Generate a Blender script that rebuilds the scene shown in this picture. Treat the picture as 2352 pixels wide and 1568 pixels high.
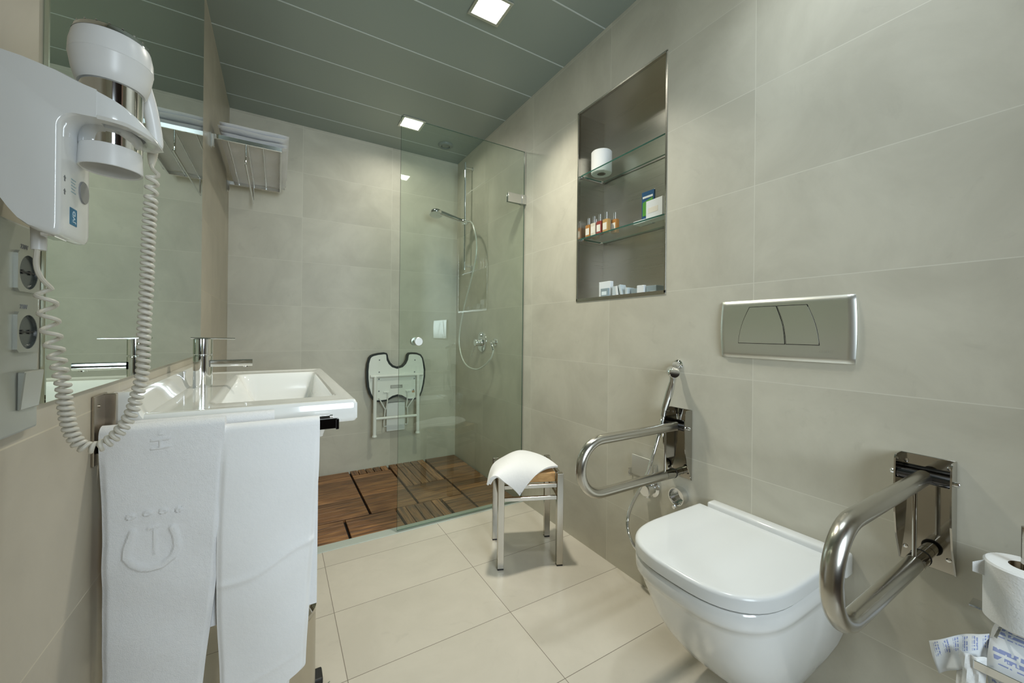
import bpy, bmesh, math, random
from mathutils import Vector, Matrix
PI = math.pi
random.seed(7)
for o in list(bpy.data.objects): bpy.data.objects.remove(o)
SC = bpy.context.scene
COL = SC.collection

# ------------------------------------------------------------------ camera
cam_d = bpy.data.cameras.new('camera')
cam = bpy.data.objects.new('camera', cam_d); COL.objects.link(cam)
F_PX = 895.6
cam_d.sensor_width = 36.0; cam_d.sensor_fit = 'HORIZONTAL'
cam_d.lens = F_PX / 2352 * 36.0
cam_d.shift_y = -21.96 / 2352
cam_d.clip_start = 0.02
Rv = Vector((0.85707, -0.51509, 0.01045)); Uv = Vector((-0.00955, 0.00440, 0.99995)); Fv = Vector((0.51511, 0.85712, 0.00115))
cam.matrix_world = Matrix(((Rv.x, Uv.x, -Fv.x, 0), (Rv.y, Uv.y, -Fv.y, 0), (Rv.z, Uv.z, -Fv.z, 1.0), (0, 0, 0, 1)))
SC.camera = cam
SC.view_settings.view_transform = 'Standard'
SC.view_settings.look = 'None'
SC.view_settings.gamma = 1
SC.view_settings.exposure = 0.04
SC.view_settings.use_curve_mapping = False
w = bpy.data.worlds.new('world'); SC.world = w; w.use_nodes = True
w.node_tree.nodes['Background'].inputs[0].default_value = (0.75, 0.85, 1, 1)
w.node_tree.nodes['Background'].inputs[1].default_value = 0.3

# ------------------------------------------------------------------ room numbers (metres)
XL, XR, YB, YF, ZC = -0.2675, 1.252, 2.972, -0.30, 2.371
YD = 1.95            # plane of the shower door

def area(name, loc, size, power, color, rot=(0, 0, 0), spread=PI, size_y=None):
    d = bpy.data.lights.new(name, 'AREA'); d.energy = power; d.color = color
    d.shape = 'RECTANGLE' if size_y else 'SQUARE'; d.size = size
    if size_y: d.size_y = size_y
    d.spread = spread
    o = bpy.data.objects.new(name, d); COL.objects.link(o); o.location = loc; o.rotation_euler = rot
    return o
LAMPS = [(0.757, 1.465), (0.744, 2.548), (0.93, 0.42)]  # last one is an unseen light added to brighten the right wall
LAMP_S = (112, 165, 110)
LAMP_COL = ((1.0, 0.955, 0.82), (1.0, 0.955, 0.82), (0.86, 0.95, 1.0))
LAMP_W = (9.4, 2.8, 2.2)
# added cool fill light behind the camera, shining in through the unseen doorway
area('doorway_fill', (0.40, -1.45, 1.50), 0.80, 37, (0.80, 0.92, 1.0), (math.radians(90), 0, math.radians(4)), math.radians(140), size_y=1.25)

# ------------------------------------------------------------------ materials
def nt(name):
    m = bpy.data.materials.new(name); m.use_nodes = True
    t = m.node_tree
    return m, t, t.nodes, t.links, t.nodes['Principled BSDF']
def P(name, col, rough=0.5, metal=0.0, coat=0.0, spec=0.5, bump=None, bscale=200, aniso=0, sheen=0, emit=None, es=0):
    m, t, N, L, b = nt(name)
    b.inputs['Base Color'].default_value = (*col, 1)
    b.inputs['Roughness'].default_value = rough
    b.inputs['Metallic'].default_value = metal
    b.inputs['Coat Weight'].default_value = coat
    b.inputs['Coat Roughness'].default_value = 0.05
    b.inputs['Specular IOR Level'].default_value = spec
    if aniso: b.inputs['Anisotropic'].default_value = aniso
    if sheen: b.inputs['Sheen Weight'].default_value = sheen
    if emit:
        b.inputs['Emission Color'].default_value = (*emit, 1); b.inputs['Emission Strength'].default_value = es
    if bump:
        n = N.new('ShaderNodeTexNoise'); n.inputs['Scale'].default_value = bscale; n.inputs['Detail'].default_value = 4
        tc = N.new('ShaderNodeTexCoord'); L.new(tc.outputs['Object'], n.inputs['Vector'])
        bp = N.new('ShaderNodeBump'); bp.inputs['Strength'].default_value = bump; bp.inputs['Distance'].default_value = 0.002
        L.new(n.outputs['Fac'], bp.inputs['Height']); L.new(bp.outputs['Normal'], b.inputs['Normal'])
    return m

def tile_mat(name, ua, u0, du, va, v0, dv, base, base2, grout, rough, gw=0.0011, bumpk=0.12):
    """stone-look tiles; ua/va are world axes 0,1,2 of the joint grid"""
    m, t, N, L, b = nt(name)
    g = N.new('ShaderNodeNewGeometry')
    s = N.new('ShaderNodeSeparateXYZ'); L.new(g.outputs['Position'], s.inputs[0])
    def mt(op, a, bb=None, c=None):
        n = N.new('ShaderNodeMath'); n.operation = op
        for i, v in enumerate((a, bb, c)):
            if v is None: continue
            if isinstance(v, (int, float)): n.inputs[i].default_value = v
            else: L.new(v, n.inputs[i])
        return n.outputs[0]
    def cell(ax, o, d):
        x = mt('DIVIDE', mt('SUBTRACT', s.outputs[ax], o), d)
        fl = mt('FLOOR', x)
        fr = mt('SUBTRACT', x, fl)
        dist = mt('MULTIPLY', mt('MINIMUM', fr, mt('SUBTRACT', 1.0, fr)), d)
        return fl, dist
    fu, duu = cell(ua, u0, du); fv, dvv = cell(va, v0, dv)
    dist = mt('MINIMUM', duu, dvv)
    joint = mt('LESS_THAN', dist, gw)
    cid = N.new('ShaderNodeCombineXYZ'); L.new(fu, cid.inputs[0]); L.new(fv, cid.inputs[1])
    wn = N.new('ShaderNodeTexWhiteNoise'); wn.noise_dimensions = '3D'; L.new(cid.outputs[0], wn.inputs['Vector'])
    off = N.new('ShaderNodeVectorMath'); off.operation = 'MULTIPLY_ADD'
    L.new(wn.outputs['Color'], off.inputs[0]); off.inputs[1].default_value = (7, 7, 7); L.new(g.outputs['Position'], off.inputs[2])
    n1 = N.new('ShaderNodeTexNoise'); n1.inputs['Scale'].default_value = 3.2; n1.inputs['Detail'].default_value = 6; n1.inputs['Roughness'].default_value = 0.62; n1.inputs['Distortion'].default_value = 0.5
    L.new(off.outputs[0], n1.inputs['Vector'])
    n2 = N.new('ShaderNodeTexNoise'); n2.inputs['Scale'].default_value = 9; n2.inputs['Detail'].default_value = 9; n2.inputs['Roughness'].default_value = 0.7; n2.inputs['Distortion'].default_value = 1.2
    L.new(off.outputs[0], n2.inputs['Vector'])
    r1 = N.new('ShaderNodeMapRange'); r1.inputs[1].default_value = 0.36; r1.inputs[2].default_value = 0.64; L.new(n1.outputs['Fac'], r1.inputs[0])
    mix = N.new('ShaderNodeMix'); mix.data_type = 'RGBA'; mix.inputs[6].default_value = (*base, 1); mix.inputs[7].default_value = (*base2, 1)
    L.new(r1.outputs[0], mix.inputs[0])
    # small darker scuffs of the stone
    r2 = N.new('ShaderNodeMapRange'); r2.inputs[1].default_value = 0.60; r2.inputs[2].default_value = 0.72; r2.inputs[4].default_value = 0.35; L.new(n2.outputs['Fac'], r2.inputs[0])
    mix2 = N.new('ShaderNodeMix'); mix2.data_type = 'RGBA'; mix2.inputs[7].default_value = (*[c * 0.84 for c in base2], 1)
    L.new(mix.outputs[2], mix2.inputs[6]); L.new(r2.outputs[0], mix2.inputs[0])
    # tile to tile difference
    hs = N.new('ShaderNodeHueSaturation'); L.new(mix2.outputs[2], hs.inputs['Color'])
    L.new(mt('MULTIPLY_ADD', wn.outputs['Value'], 0.035, 0.98), hs.inputs['Value'])
    mg = N.new('ShaderNodeMix'); mg.data_type = 'RGBA'; mg.inputs[7].default_value = (*grout, 1)
    L.new(hs.outputs[0], mg.inputs[6]); L.new(joint, mg.inputs[0]); L.new(mg.outputs[2], b.inputs['Base Color'])
    L.new(mt('MULTIPLY_ADD', joint, 0.4, rough), b.inputs['Roughness'])
    h = mt('ADD', mt('MULTIPLY', n2.outputs['Fac'], 0.25), mt('MULTIPLY', mt('SUBTRACT', 1.0, joint), 1.0))
    bp = N.new('ShaderNodeBump'); bp.inputs['Strength'].default_value = bumpk; bp.inputs['Distance'].default_value = 0.0015
    L.new(h, bp.inputs['Height']); L.new(bp.outputs['Normal'], b.inputs['Normal'])
    return m

BEI = (0.600, 0.575, 0.480); BEI2 = (0.505, 0.482, 0.398); GR = (0.655, 0.635, 0.545)
Z0, DZ = 0.2635, 0.2986
M_TR = tile_mat('wall_tile_right', 1, 0.645, 0.6106, 2, Z0, DZ, BEI, BEI2, GR, 0.48)
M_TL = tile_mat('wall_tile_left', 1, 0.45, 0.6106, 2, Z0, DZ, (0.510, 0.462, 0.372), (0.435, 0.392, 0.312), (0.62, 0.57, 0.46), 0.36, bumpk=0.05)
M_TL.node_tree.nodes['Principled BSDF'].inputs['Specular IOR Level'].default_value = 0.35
M_TB = tile_mat('wall_tile_back', 0, 0.135, 0.59, 2, Z0, DZ, BEI, BEI2, GR, 0.5)
M_FL = tile_mat('floor_tile', 0, 0.1813, 0.5414, 1, 1.504, 0.31, (0.60, 0.555, 0.47), (0.54, 0.50, 0.42), (0.22, 0.19, 0.15), 0.33, gw=0.0011)
M_WHITE = P('white_ceramic', (0.80, 0.80, 0.77), 0.10, coat=0.6)
M_TOIL = P('toilet_ceramic', (0.74, 0.75, 0.74), 0.12, coat=0.5)
M_SEATP = P('lid_plastic', (0.76, 0.78, 0.78), 0.22, coat=0.2)
M_CHROME = P('chrome', (0.80, 0.81, 0.82), 0.06, metal=1)
M_POL = P('polished_steel', (0.48, 0.46, 0.42), 0.07, metal=1)
M_SATIN = P('satin_steel', (0.52, 0.50, 0.45), 0.25, metal=1, aniso=0.5, bump=0.02, bscale=400)
M_PLATE = P('satin_chrome_plate', (0.70, 0.71, 0.67), 0.36, metal=1)
M_ALU = P('aluminium', (0.62, 0.63, 0.60), 0.38, metal=1)
M_BLACK = P('black_rubber', (0.012, 0.012, 0.012), 0.5)
M_GAPB = P('dark_gap', (0.012, 0.010, 0.009), 0.9)
M_BCHROME = P('dark_chrome', (0.10, 0.10, 0.11), 0.08, metal=1)
M_DRY = P('white_gloss_plastic', (0.78, 0.79, 0.78), 0.16, coat=0.5)
M_DRY2 = P('white_satin_plastic', (0.76, 0.76, 0.75), 0.33)
M_CORD = P('ivory_cord', (0.66, 0.63, 0.55), 0.42)
M_SOCK = P('aluminium_plastic', (0.40, 0.41, 0.37), 0.35, metal=0.5)
M_SOCKI = P('socket_grey', (0.055, 0.065, 0.065), 0.2)
M_GREYTXT = P('grey_print', (0.22, 0.23, 0.24), 0.6)
M_BLUE = P('blue_print', (0.02, 0.16, 0.30), 0.5)
M_LBLUE = P('pale_blue_print', (0.35, 0.50, 0.58), 0.5)
M_WPRINT = P('white_print', (0.7, 0.8, 0.85), 0.5)
def cloth_mat(name, col, fine, fs, coarse, cs):
    m, t, N, L, b = nt(name)
    b.inputs['Base Color'].default_value = (*col, 1); b.inputs['Roughness'].default_value = 0.95; b.inputs['Specular IOR Level'].default_value = 0.1; b.inputs['Sheen Weight'].default_value = 0.25
    tc = N.new('ShaderNodeTexCoord'); prev = None
    for sc_, st, ds, det in ((cs, coarse, 0.004, 3), (fs, fine, 0.0015, 5)):
        n = N.new('ShaderNodeTexNoise'); n.inputs['Scale'].default_value = sc_; n.inputs['Detail'].default_value = det; n.inputs['Roughness'].default_value = 0.65; L.new(tc.outputs['Object'], n.inputs['Vector'])
        bp = N.new('ShaderNodeBump'); bp.inputs['Strength'].default_value = st; bp.inputs['Distance'].default_value = ds
        L.new(n.outputs['Fac'], bp.inputs['Height'])
        if prev: L.new(prev.outputs['Normal'], bp.inputs['Normal'])
        prev = bp
    L.new(prev.outputs['Normal'], b.inputs['Normal'])
    return m
M_TOWEL = cloth_mat('terry_cotton', (0.88, 0.88, 0.89), 0.9, 700, 0.5, 55)
M_COT = cloth_mat('smooth_cotton', (0.81, 0.81, 0.81), 0.35, 600, 0.35, 30)
M_PAPER = P('tissue_paper', (0.76, 0.77, 0.76), 0.95, spec=0.1, bump=0.3, bscale=300)
M_CARDB = P('brown_cardboard', (0.20, 0.15, 0.09), 0.9)
M_SEATW = P('white_painted_metal', (0.78, 0.80, 0.75), 0.3)
M_FOAM = P('black_edging', (0.012, 0.016, 0.015), 0.6)
M_SEATB = P('white_board', (0.78, 0.80, 0.74), 0.4)
M_PALEB = P('pale_blue_card', (0.50, 0.57, 0.60), 0.6)
M_GREYB = P('grey_blue_card', (0.26, 0.33, 0.36), 0.6)
M_CREAM = P('cream_label', (0.72, 0.70, 0.62), 0.6)
M_WCARD = P('white_card', (0.72, 0.76, 0.78), 0.55)
M_NAVY = P('blue_wrapper', (0.03, 0.10, 0.22), 0.3)
M_GREEN = P('green_wrapper', (0.10, 0.33, 0.06), 0.3)
M_AMB = P('amber_liquid', (0.42, 0.20, 0.06), 0.12, coat=0.5)
M_RED = P('red_liquid', (0.28, 0.06, 0.05), 0.12, coat=0.5)
M_MILK = P('milky_liquid', (0.66, 0.62, 0.50), 0.15, coat=0.5)
M_GOLD = P('gold_liquid', (0.48, 0.30, 0.12), 0.12, coat=0.5)
M_SILV = P('silver_cap', (0.80, 0.80, 0.82), 0.2, metal=1)
M_HOSEW = P('white_shower_hose', (0.66, 0.68, 0.62), 0.3, metal=0.3)
M_THR = P('threshold_stone', (0.44, 0.49, 0.44), 0.3)
M_DARKROOM = P('corridor_wall', (0.14, 0.10, 0.075), 0.7)
M_WDOOR = P('door_frame_wood', (0.16, 0.09, 0.05), 0.4)
M_LIGHTPL = P('light_diffuser', (1, 1, 0.96), 0.5, emit=(1.0, 0.97, 0.86), es=14)

def ceiling_mat():
    m, t, N, L, b = nt('ceiling_metal')
    b.inputs['Base Color'].default_value = (0.31, 0.36, 0.33, 1)
    b.inputs['Roughness'].default_value = 0.36
    b.inputs['Metallic'].default_value = 0.25
    n = N.new('ShaderNodeTexNoise'); n.inputs['Scale'].default_value = 900
    bp = N.new('ShaderNodeBump'); bp.inputs['Strength'].default_value = 0.05; bp.inputs['Distance'].default_value = 0.001
    tc = N.new('ShaderNodeTexCoord'); L.new(tc.outputs['Object'], n.inputs['Vector'])
    L.new(n.outputs['Fac'], bp.inputs['Height']); L.new(bp.outputs['Normal'], b.inputs['Normal'])
    return m
M_CEIL = ceiling_mat()

def brushed_mat():
    m, t, N, L, b = nt('brushed_niche_steel')
    b.inputs['Base Color'].default_value = (0.62, 0.60, 0.54, 1)
    b.inputs['Metallic'].default_value = 1
    tc = N.new('ShaderNodeTexCoord'); mp = N.new('ShaderNodeMapping'); mp.inputs['Scale'].default_value = (3, 3, 600)
    L.new(tc.outputs['Object'], mp.inputs[0])
    n = N.new('ShaderNodeTexNoise'); n.inputs['Scale'].default_value = 1; n.inputs['Detail'].default_value = 2; L.new(mp.outputs[0], n.inputs['Vector'])
    r = N.new('ShaderNodeMapRange'); r.inputs[3].default_value = 0.25; r.inputs[4].default_value = 0.33
    L.new(n.outputs['Fac'], r.inputs[0]); L.new(r.outputs[0], b.inputs['Roughness'])
    bp = N.new('ShaderNodeBump'); bp.inputs['Strength'].default_value = 0.05; bp.inputs['Distance'].default_value = 0.0005
    L.new(n.outputs['Fac'], bp.inputs['Height']); L.new(bp.outputs['Normal'], b.inputs['Normal'])
    return m
M_NICHE = brushed_mat()

def glass_mat(name, tint, ior=1.45):
    m, t, N, L, b = nt(name); N.remove(b)
    out = N['Material Output']
    tr = N.new('ShaderNodeBsdfTransparent'); tr.inputs[0].default_value = (*tint, 1)
    gl = N.new('ShaderNodeBsdfGlossy'); gl.inputs['Roughness'].default_value = 0.0; gl.inputs[0].default_value = (0.9, 1, 0.95, 1)
    fr = N.new('ShaderNodeFresnel'); fr.inputs[0].default_value = ior
    ge = N.new('ShaderNodeNewGeometry'); fm = N.new('ShaderNodeMath'); fm.operation = 'SUBTRACT'; fm.inputs[0].default_value = 1.9
    f2 = N.new('ShaderNodeMath'); f2.operation = 'MULTIPLY'; L.new(ge.outputs['Backfacing'], f2.inputs[0]); f2.inputs[1].default_value = 1.9; L.new(f2.outputs[0], fm.inputs[1])
    f3 = N.new('ShaderNodeMath'); f3.operation = 'MULTIPLY'; f3.use_clamp = True; L.new(fr.outputs[0], f3.inputs[0]); L.new(fm.outputs[0], f3.inputs[1])
    mx = N.new('ShaderNodeMixShader'); L.new(f3.outputs[0], mx.inputs[0]); L.new(tr.outputs[0], mx.inputs[1]); L.new(gl.outputs[0], mx.inputs[2])
    L.new(mx.outputs[0], out.inputs[0])
    return m
M_GLASS = glass_mat('door_glass', (0.915, 0.958, 0.925), 1.5)
M_GEDGE = P('glass_edge_green', (0.03, 0.10, 0.075), 0.15, coat=0.4)
M_SHELF = glass_mat('shelf_glass', (0.93, 0.975, 0.95), 1.5)

def mirror_mat():
    m, t, N, L, b = nt('mirror_silver')
    b.inputs['Base Color'].default_value = (0.66, 0.75, 0.67, 1); b.inputs['Metallic'].default_value = 1; b.inputs['Roughness'].default_value = 0.005
    return m
M_MIRROR = mirror_mat()

def wood_mat(name, c1, c2, c3, along='x', rough=0.45, scale=1.0):
    m, t, N, L, b = nt(name)
    g = N.new('ShaderNodeNewGeometry'); tc = N.new('ShaderNodeTexCoord')
    mp = N.new('ShaderNodeMapping')
    mp.inputs['Scale'].default_value = (5 * scale, 70 * scale, 70 * scale) if along == 'x' else (70 * scale, 5 * scale, 70 * scale)
    sc = N.new('ShaderNodeVectorMath'); sc.operation = 'MULTIPLY_ADD'
    cmb = N.new('ShaderNodeCombineXYZ'); 
    for i in range(3): L.new(g.outputs['Random Per Island'], cmb.inputs[i])
    L.new(cmb.outputs[0], sc.inputs[0]); sc.inputs[1].default_value = (31, 17, 5); L.new(tc.outputs['Object'], sc.inputs[2])
    L.new(sc.outputs[0], mp.inputs[0])
    n = N.new('ShaderNodeTexNoise'); n.inputs['Scale'].default_value = 1; n.inputs['Detail'].default_value = 6; n.inputs['Distortion'].default_value = 0.8
    L.new(mp.outputs[0], n.inputs['Vector'])
    r = N.new('ShaderNodeValToRGB'); e = r.color_ramp.elements
    e[0].position = 0.30; e[0].color = (*c3, 1); e[1].position = 0.72; e[1].color = (*c1, 1)
    x = r.color_ramp.elements.new(0.5); x.color = (*c2, 1)
    L.new(n.outputs['Fac'], r.inputs[0])
    hs = N.new('ShaderNodeHueSaturation'); L.new(r.outputs[0], hs.inputs['Color'])
    mr = N.new('ShaderNodeMapRange'); mr.inputs[3].default_value = 0.62; mr.inputs[4].default_value = 1.45; L.new(g.outputs['Random Per Island'], mr.inputs[0])
    L.new(mr.outputs[0], hs.inputs['Value'])
    L.new(hs.outputs[0], b.inputs['Base Color']); b.inputs['Roughness'].default_value = rough
    bp = N.new('ShaderNodeBump'); bp.inputs['Strength'].default_value = 0.2; bp.inputs['Distance'].default_value = 0.001
    L.new(n.outputs['Fac'], bp.inputs['Height']); L.new(bp.outputs['Normal'], b.inputs['Normal'])
    return m
W1, W2, W3 = (0.36, 0.185, 0.072), (0.215, 0.098, 0.036), (0.070, 0.032, 0.014)
M_WX = wood_mat('teak_along_x', W1, W2, W3, 'x')
M_WY = wood_mat('teak_along_y', W1, W2, W3, 'y')
M_STOOLW = wood_mat('oiled_oak', (0.62, 0.38, 0.17), (0.55, 0.32, 0.13), (0.42, 0.23, 0.09), 'x', 0.4)

# ------------------------------------------------------------------ helpers
def obj(name, bm, m, parent=None, smooth=False, loc=None, mats=None):
    me = bpy.data.meshes.new(name)
    bmesh.ops.recalc_face_normals(bm, faces=bm.faces[:])
    bm.to_mesh(me); bm.free()
    for mm in (mats or [m]): me.materials.append(mm)
    if smooth:
        for p in me.polygons: p.use_smooth = True
        try: me.set_sharp_from_angle(angle=math.radians(38))
        except Exception: pass
    o = bpy.data.objects.new(name, me); COL.objects.link(o)
    if loc: o.location = loc
    if parent is not None:
        o.parent = parent
        if not loc: o.location = -world_loc(parent)
    return o
def world_loc(o):
    v = Vector(o.location)
    while o.parent is not None:
        o = o.parent; v += Vector(o.location)
    return v
def thing(name, label, cat, loc, group=None):
    o = bpy.data.objects.new(name, None); COL.objects.link(o); o.location = loc
    o.empty_display_size = 0.05
    return tag(o, label, cat, group)
def tag(o, label, cat, group=None):
    o['label'] = label; o['category'] = cat
    if group: o['group'] = group
    return o
def struct(name, bm, m, smooth=False, mats=None):
    o = obj(name, bm, m, smooth=smooth, mats=mats); o['kind'] = 'structure'; return o
def B(): return bmesh.new()
def box(bm, x0, x1, y0, y1, z0, z1, bev=0, seg=2, mi=0, M=None):
    vs = [bm.verts.new((x, y, z)) for x in (x0, x1) for y in (y0, y1) for z in (z0, z1)]
    fs = [bm.faces.new([vs[i] for i in q]) for q in ((0, 1, 3, 2), (4, 6, 7, 5), (0, 4, 5, 1), (2, 3, 7, 6), (0, 2, 6, 4), (1, 5, 7, 3))]
    for f in fs: f.material_index = mi
    if M is not None:
        for v in vs: v.co = M @ v.co
    if bev:
        es = list({e for f in fs for e in f.edges})
        r = bmesh.ops.bevel(bm, geom=es, offset=bev, segments=seg, affect='EDGES', profile=0.5)
        for f in r['faces']: f.material_index = mi
    return bm
def smooth_path(pts, n=8):
    pts = [Vector(p) for p in pts]; out = []
    for i in range(len(pts) - 1):
        p0 = pts[max(i - 1, 0)]; p1 = pts[i]; p2 = pts[i + 1]; p3 = pts[min(i + 2, len(pts) - 1)]
        for k in range(n):
            t = k / n
            out.append(0.5 * ((2 * p1) + (-p0 + p2) * t + (2 * p0 - 5 * p1 + 4 * p2 - p3) * t * t + (-p0 + 3 * p1 - 3 * p2 + p3) * t ** 3))
    out.append(pts[-1]); return out
def tube(bm, pts, r, seg=16, cap=True, mi=0):
    pts = [Vector(p) for p in pts]; n = len(pts)
    rr = r if isinstance(r, (list, tuple)) else [r] * n
    T = [(pts[min(i + 1, n - 1)] - pts[max(i - 1, 0)]).normalized() for i in range(n)]
    a = Vector((0, 0, 1)) if abs(T[0].z) < 0.9 else Vector((1, 0, 0))
    u = T[0].cross(a).normalized(); rings = []
    for i in range(n):
        u = (u - T[i] * u.dot(T[i])).normalized(); v = T[i].cross(u)
        rings.append([bm.verts.new(pts[i] + (u * math.cos(2 * PI * k / seg) + v * math.sin(2 * PI * k / seg)) * rr[i]) for k in range(seg)])
    for i in range(n - 1):
        for k in range(seg):
            f = bm.faces.new((rings[i][k], rings[i][(k + 1) % seg], rings[i + 1][(k + 1) % seg], rings[i + 1][k])); f.material_index = mi
    if cap:
        bm.faces.new(rings[0][::-1]).material_index = mi; bm.faces.new(rings[-1]).material_index = mi
    return bm
def lathe(bm, prof, org, axis=(0, 0, 1), seg=32, cap=True, mi=0):
    """prof: (radius, height along axis)"""
    ax = Vector(axis).normalized(); org = Vector(org)
    a = Vector((0, 0, 1)) if abs(ax.z) < 0.9 else Vector((1, 0, 0))
    u = ax.cross(a).normalized(); v = ax.cross(u); rings = []
    for r, h in prof:
        r = max(r, 1e-5)
        rings.append([bm.verts.new(org + ax * h + (u * math.cos(2 * PI * k / seg) + v * math.sin(2 * PI * k / seg)) * r) for k in range(seg)])
    for i in range(len(rings) - 1):
        for k in range(seg):
            bm.faces.new((rings[i][k], rings[i][(k + 1) % seg], rings[i + 1][(k + 1) % seg], rings[i + 1][k])).material_index = mi
    if cap:
        bm.faces.new(rings[0][::-1]).material_index = mi; bm.faces.new(rings[-1]).material_index = mi
    return bm
def prism(bm, pts, fn, d0, d1, mi=0, bev=0, seg=2):
    """2D outline, fn(u, v, d) -> 3D point"""
    a = [bm.verts.new(fn(u, v, d0)) for u, v in pts]; b = [bm.verts.new(fn(u, v, d1)) for u, v in pts]
    n = len(pts)
    fs = [bm.faces.new(a[::-1]), bm.faces.new(b)]
    for i in range(n): fs.append(bm.faces.new((a[i], a[(i + 1) % n], b[(i + 1) % n], b[i])))
    for f in fs: f.material_index = mi
    if bev:
        bmesh.ops.bevel(bm, geom=list(fs[1].edges), offset=bev, segments=seg, affect='EDGES')
    return bm
def rrect(u0, u1, v0, v1, r, n=5):
    out = []
    for cx, cy, a in ((u1 - r, v1 - r, 0), (u0 + r, v1 - r, 90), (u0 + r, v0 + r, 180), (u1 - r, v0 + r, 270)):
        for k in range(n + 1):
            t = math.radians(a + 90 * k / n); out.append((cx + r * math.cos(t), cy + r * math.sin(t)))
    return out
YZ = lambda x: (lambda u, v, d: (x + d, u, v))
def text(name, s, size, M, mat, parent, depth=0.0002):
    c = bpy.data.curves.new(name, 'FONT'); c.body = s; c.size = size; c.extrude = depth; c.align_x = 'CENTER'; c.align_y = 'CENTER'
    t = bpy.data.objects.new(name + '_src', c)
    me = bpy.data.meshes.new_from_object(t)
    bpy.data.objects.remove(t)
    me.transform(M); me.materials.clear(); me.materials.append(mat)
    o = bpy.data.objects.new(name, me); COL.objects.link(o); o.parent = parent; o.location = -world_loc(parent)
    return o
def basis(org, ex, ey):
    ex = Vector(ex).normalized(); ey = Vector(ey).normalized(); ez = ex.cross(ey)
    return Matrix(((ex.x, ey.x, ez.x, org[0]), (ex.y, ey.y, ez.y, org[1]), (ex.z, ey.z, ez.z, org[2]), (0, 0, 0, 1)))
def sheet(bm, P2, nu, nv, th, mi=0):
    """closed cloth: P2(s,t)->(point, normal); thickness th"""
    A = []; Bk = []
    for i in range(nu + 1):
        ra = []; rb = []
        for j in range(nv + 1):
            p, n = P2(i / nu, j / nv)
            ra.append(bm.verts.new(p + n * th / 2)); rb.append(bm.verts.new(p - n * th / 2))
        A.append(ra); Bk.append(rb)
    for i in range(nu):
        for j in range(nv):
            bm.faces.new((A[i][j], A[i + 1][j], A[i + 1][j + 1], A[i][j + 1])).material_index = mi
            bm.faces.new((Bk[i][j + 1], Bk[i + 1][j + 1], Bk[i + 1][j], Bk[i][j])).material_index = mi
    for i in range(nu):
        bm.faces.new((A[i][0], Bk[i][0], Bk[i + 1][0], A[i + 1][0])); bm.faces.new((A[i + 1][nv], Bk[i + 1][nv], Bk[i][nv], A[i][nv]))
    for j in range(nv):
        bm.faces.new((A[0][j + 1], Bk[0][j + 1], Bk[0][j], A[0][j])); bm.faces.new((A[nu][j], Bk[nu][j], Bk[nu][j + 1], A[nu][j + 1]))
    return bm

# ------------------------------------------------------------------ setting
T = 0.25
NY0, NY1, NZ0, NZ1 = 0.965, 1.470, 1.155, 2.070      # recess in the right wall
bm = B(); box(bm, XL - T, XR + T, YF - 0.12, 1.938, -0.1, 0.0); box(bm, XL - T, XR + T, 1.938, YB + T, -0.1, -0.032)
struct('floor', bm, M_FL)
bm = B(); box(bm, XL, XR, 1.938, 2.000, -0.032, 0.003, 0.0015, 1); struct('trim_1', bm, M_THR)
bm = B()
box(bm, XR, XR + T, YF, NY0, 0, ZC + 0.05); box(bm, XR, XR + T, NY1, YB + T, -0.03, ZC + 0.05)
box(bm, XR, XR + T, NY0, NY1, 0, NZ0); box(bm, XR, XR + T, NY0, NY1, NZ1, ZC + 0.05)
struct('wall_right', bm, M_TR)
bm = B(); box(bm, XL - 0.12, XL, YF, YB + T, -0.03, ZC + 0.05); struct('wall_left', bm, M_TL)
bm = B(); box(bm, XL, XR, YB, YB + T, -0.03, ZC + 0.05); struct('wall_back', bm, M_TB)
bm = B(); box(bm, 1.09, XR, YF - 0.12, YF, 0, ZC + 0.05); box(bm, XL - 0.12, 0.07, YF - 0.12, YF, 0, ZC + 0.05); box(bm, 0.07, 1.09, YF - 0.12, YF, 2.08, ZC + 0.05)
struct('wall_front', bm, M_TB)
bm = B(); box(bm, 1.05, 1.09, YF - 0.14, YF + 0.015, 0, 2.08); box(bm, 0.07, 0.11, YF - 0.14, YF + 0.015, 0, 2.08); box(bm, 0.11, 1.05, YF - 0.14, YF + 0.015, 2.04, 2.08)  # unseen door frame, left jamb set inward to shade the left wall
struct('trim_2', bm, M_WDOOR)
# the next room seen only in reflections
bm = B(); box(bm, -1.0, 1.9, -2.0, -1.9, 0, 2.5); box(bm, -1.1, -1.0, -2.0, YF - 0.12, 0, 2.5); box(bm, 1.9, 2.0, -2.0, YF - 0.12, 0, 2.5); box(bm, -1.1, 2.0, -2.0, YF - 0.12, 2.5, 2.6); box(bm, -1.1, 2.0, -2.0, YF - 0.12, -0.1, 0)
struct('wall_corridor', bm, M_DARKROOM)
# ceiling of metal panels with narrow bright joints
bm = B()
joints = [2.196 + 0.3 * k for k in range(-8, 3)]
ys = [YF] + joints + [YB]
for a, b_ in zip(ys[:-1], ys[1:]):
    box(bm, XL, XR, a + (0.002 if a != YF else 0), b_ - (0.002 if b_ != YB else 0), ZC, ZC + 0.02, mi=0)
box(bm, XL, XR, YF, YB, ZC + 0.0195, ZC + 0.05, mi=0)
for y in joints: box(bm, XL, XR, y - 0.0030, y + 0.0030, ZC - 0.0008, ZC + 0.012, mi=1)
struct('ceiling', bm, M_CEIL, mats=[M_CEIL, P('joint_strip', (0.62, 0.68, 0.68), 0.4, metal=0.2)])

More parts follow.
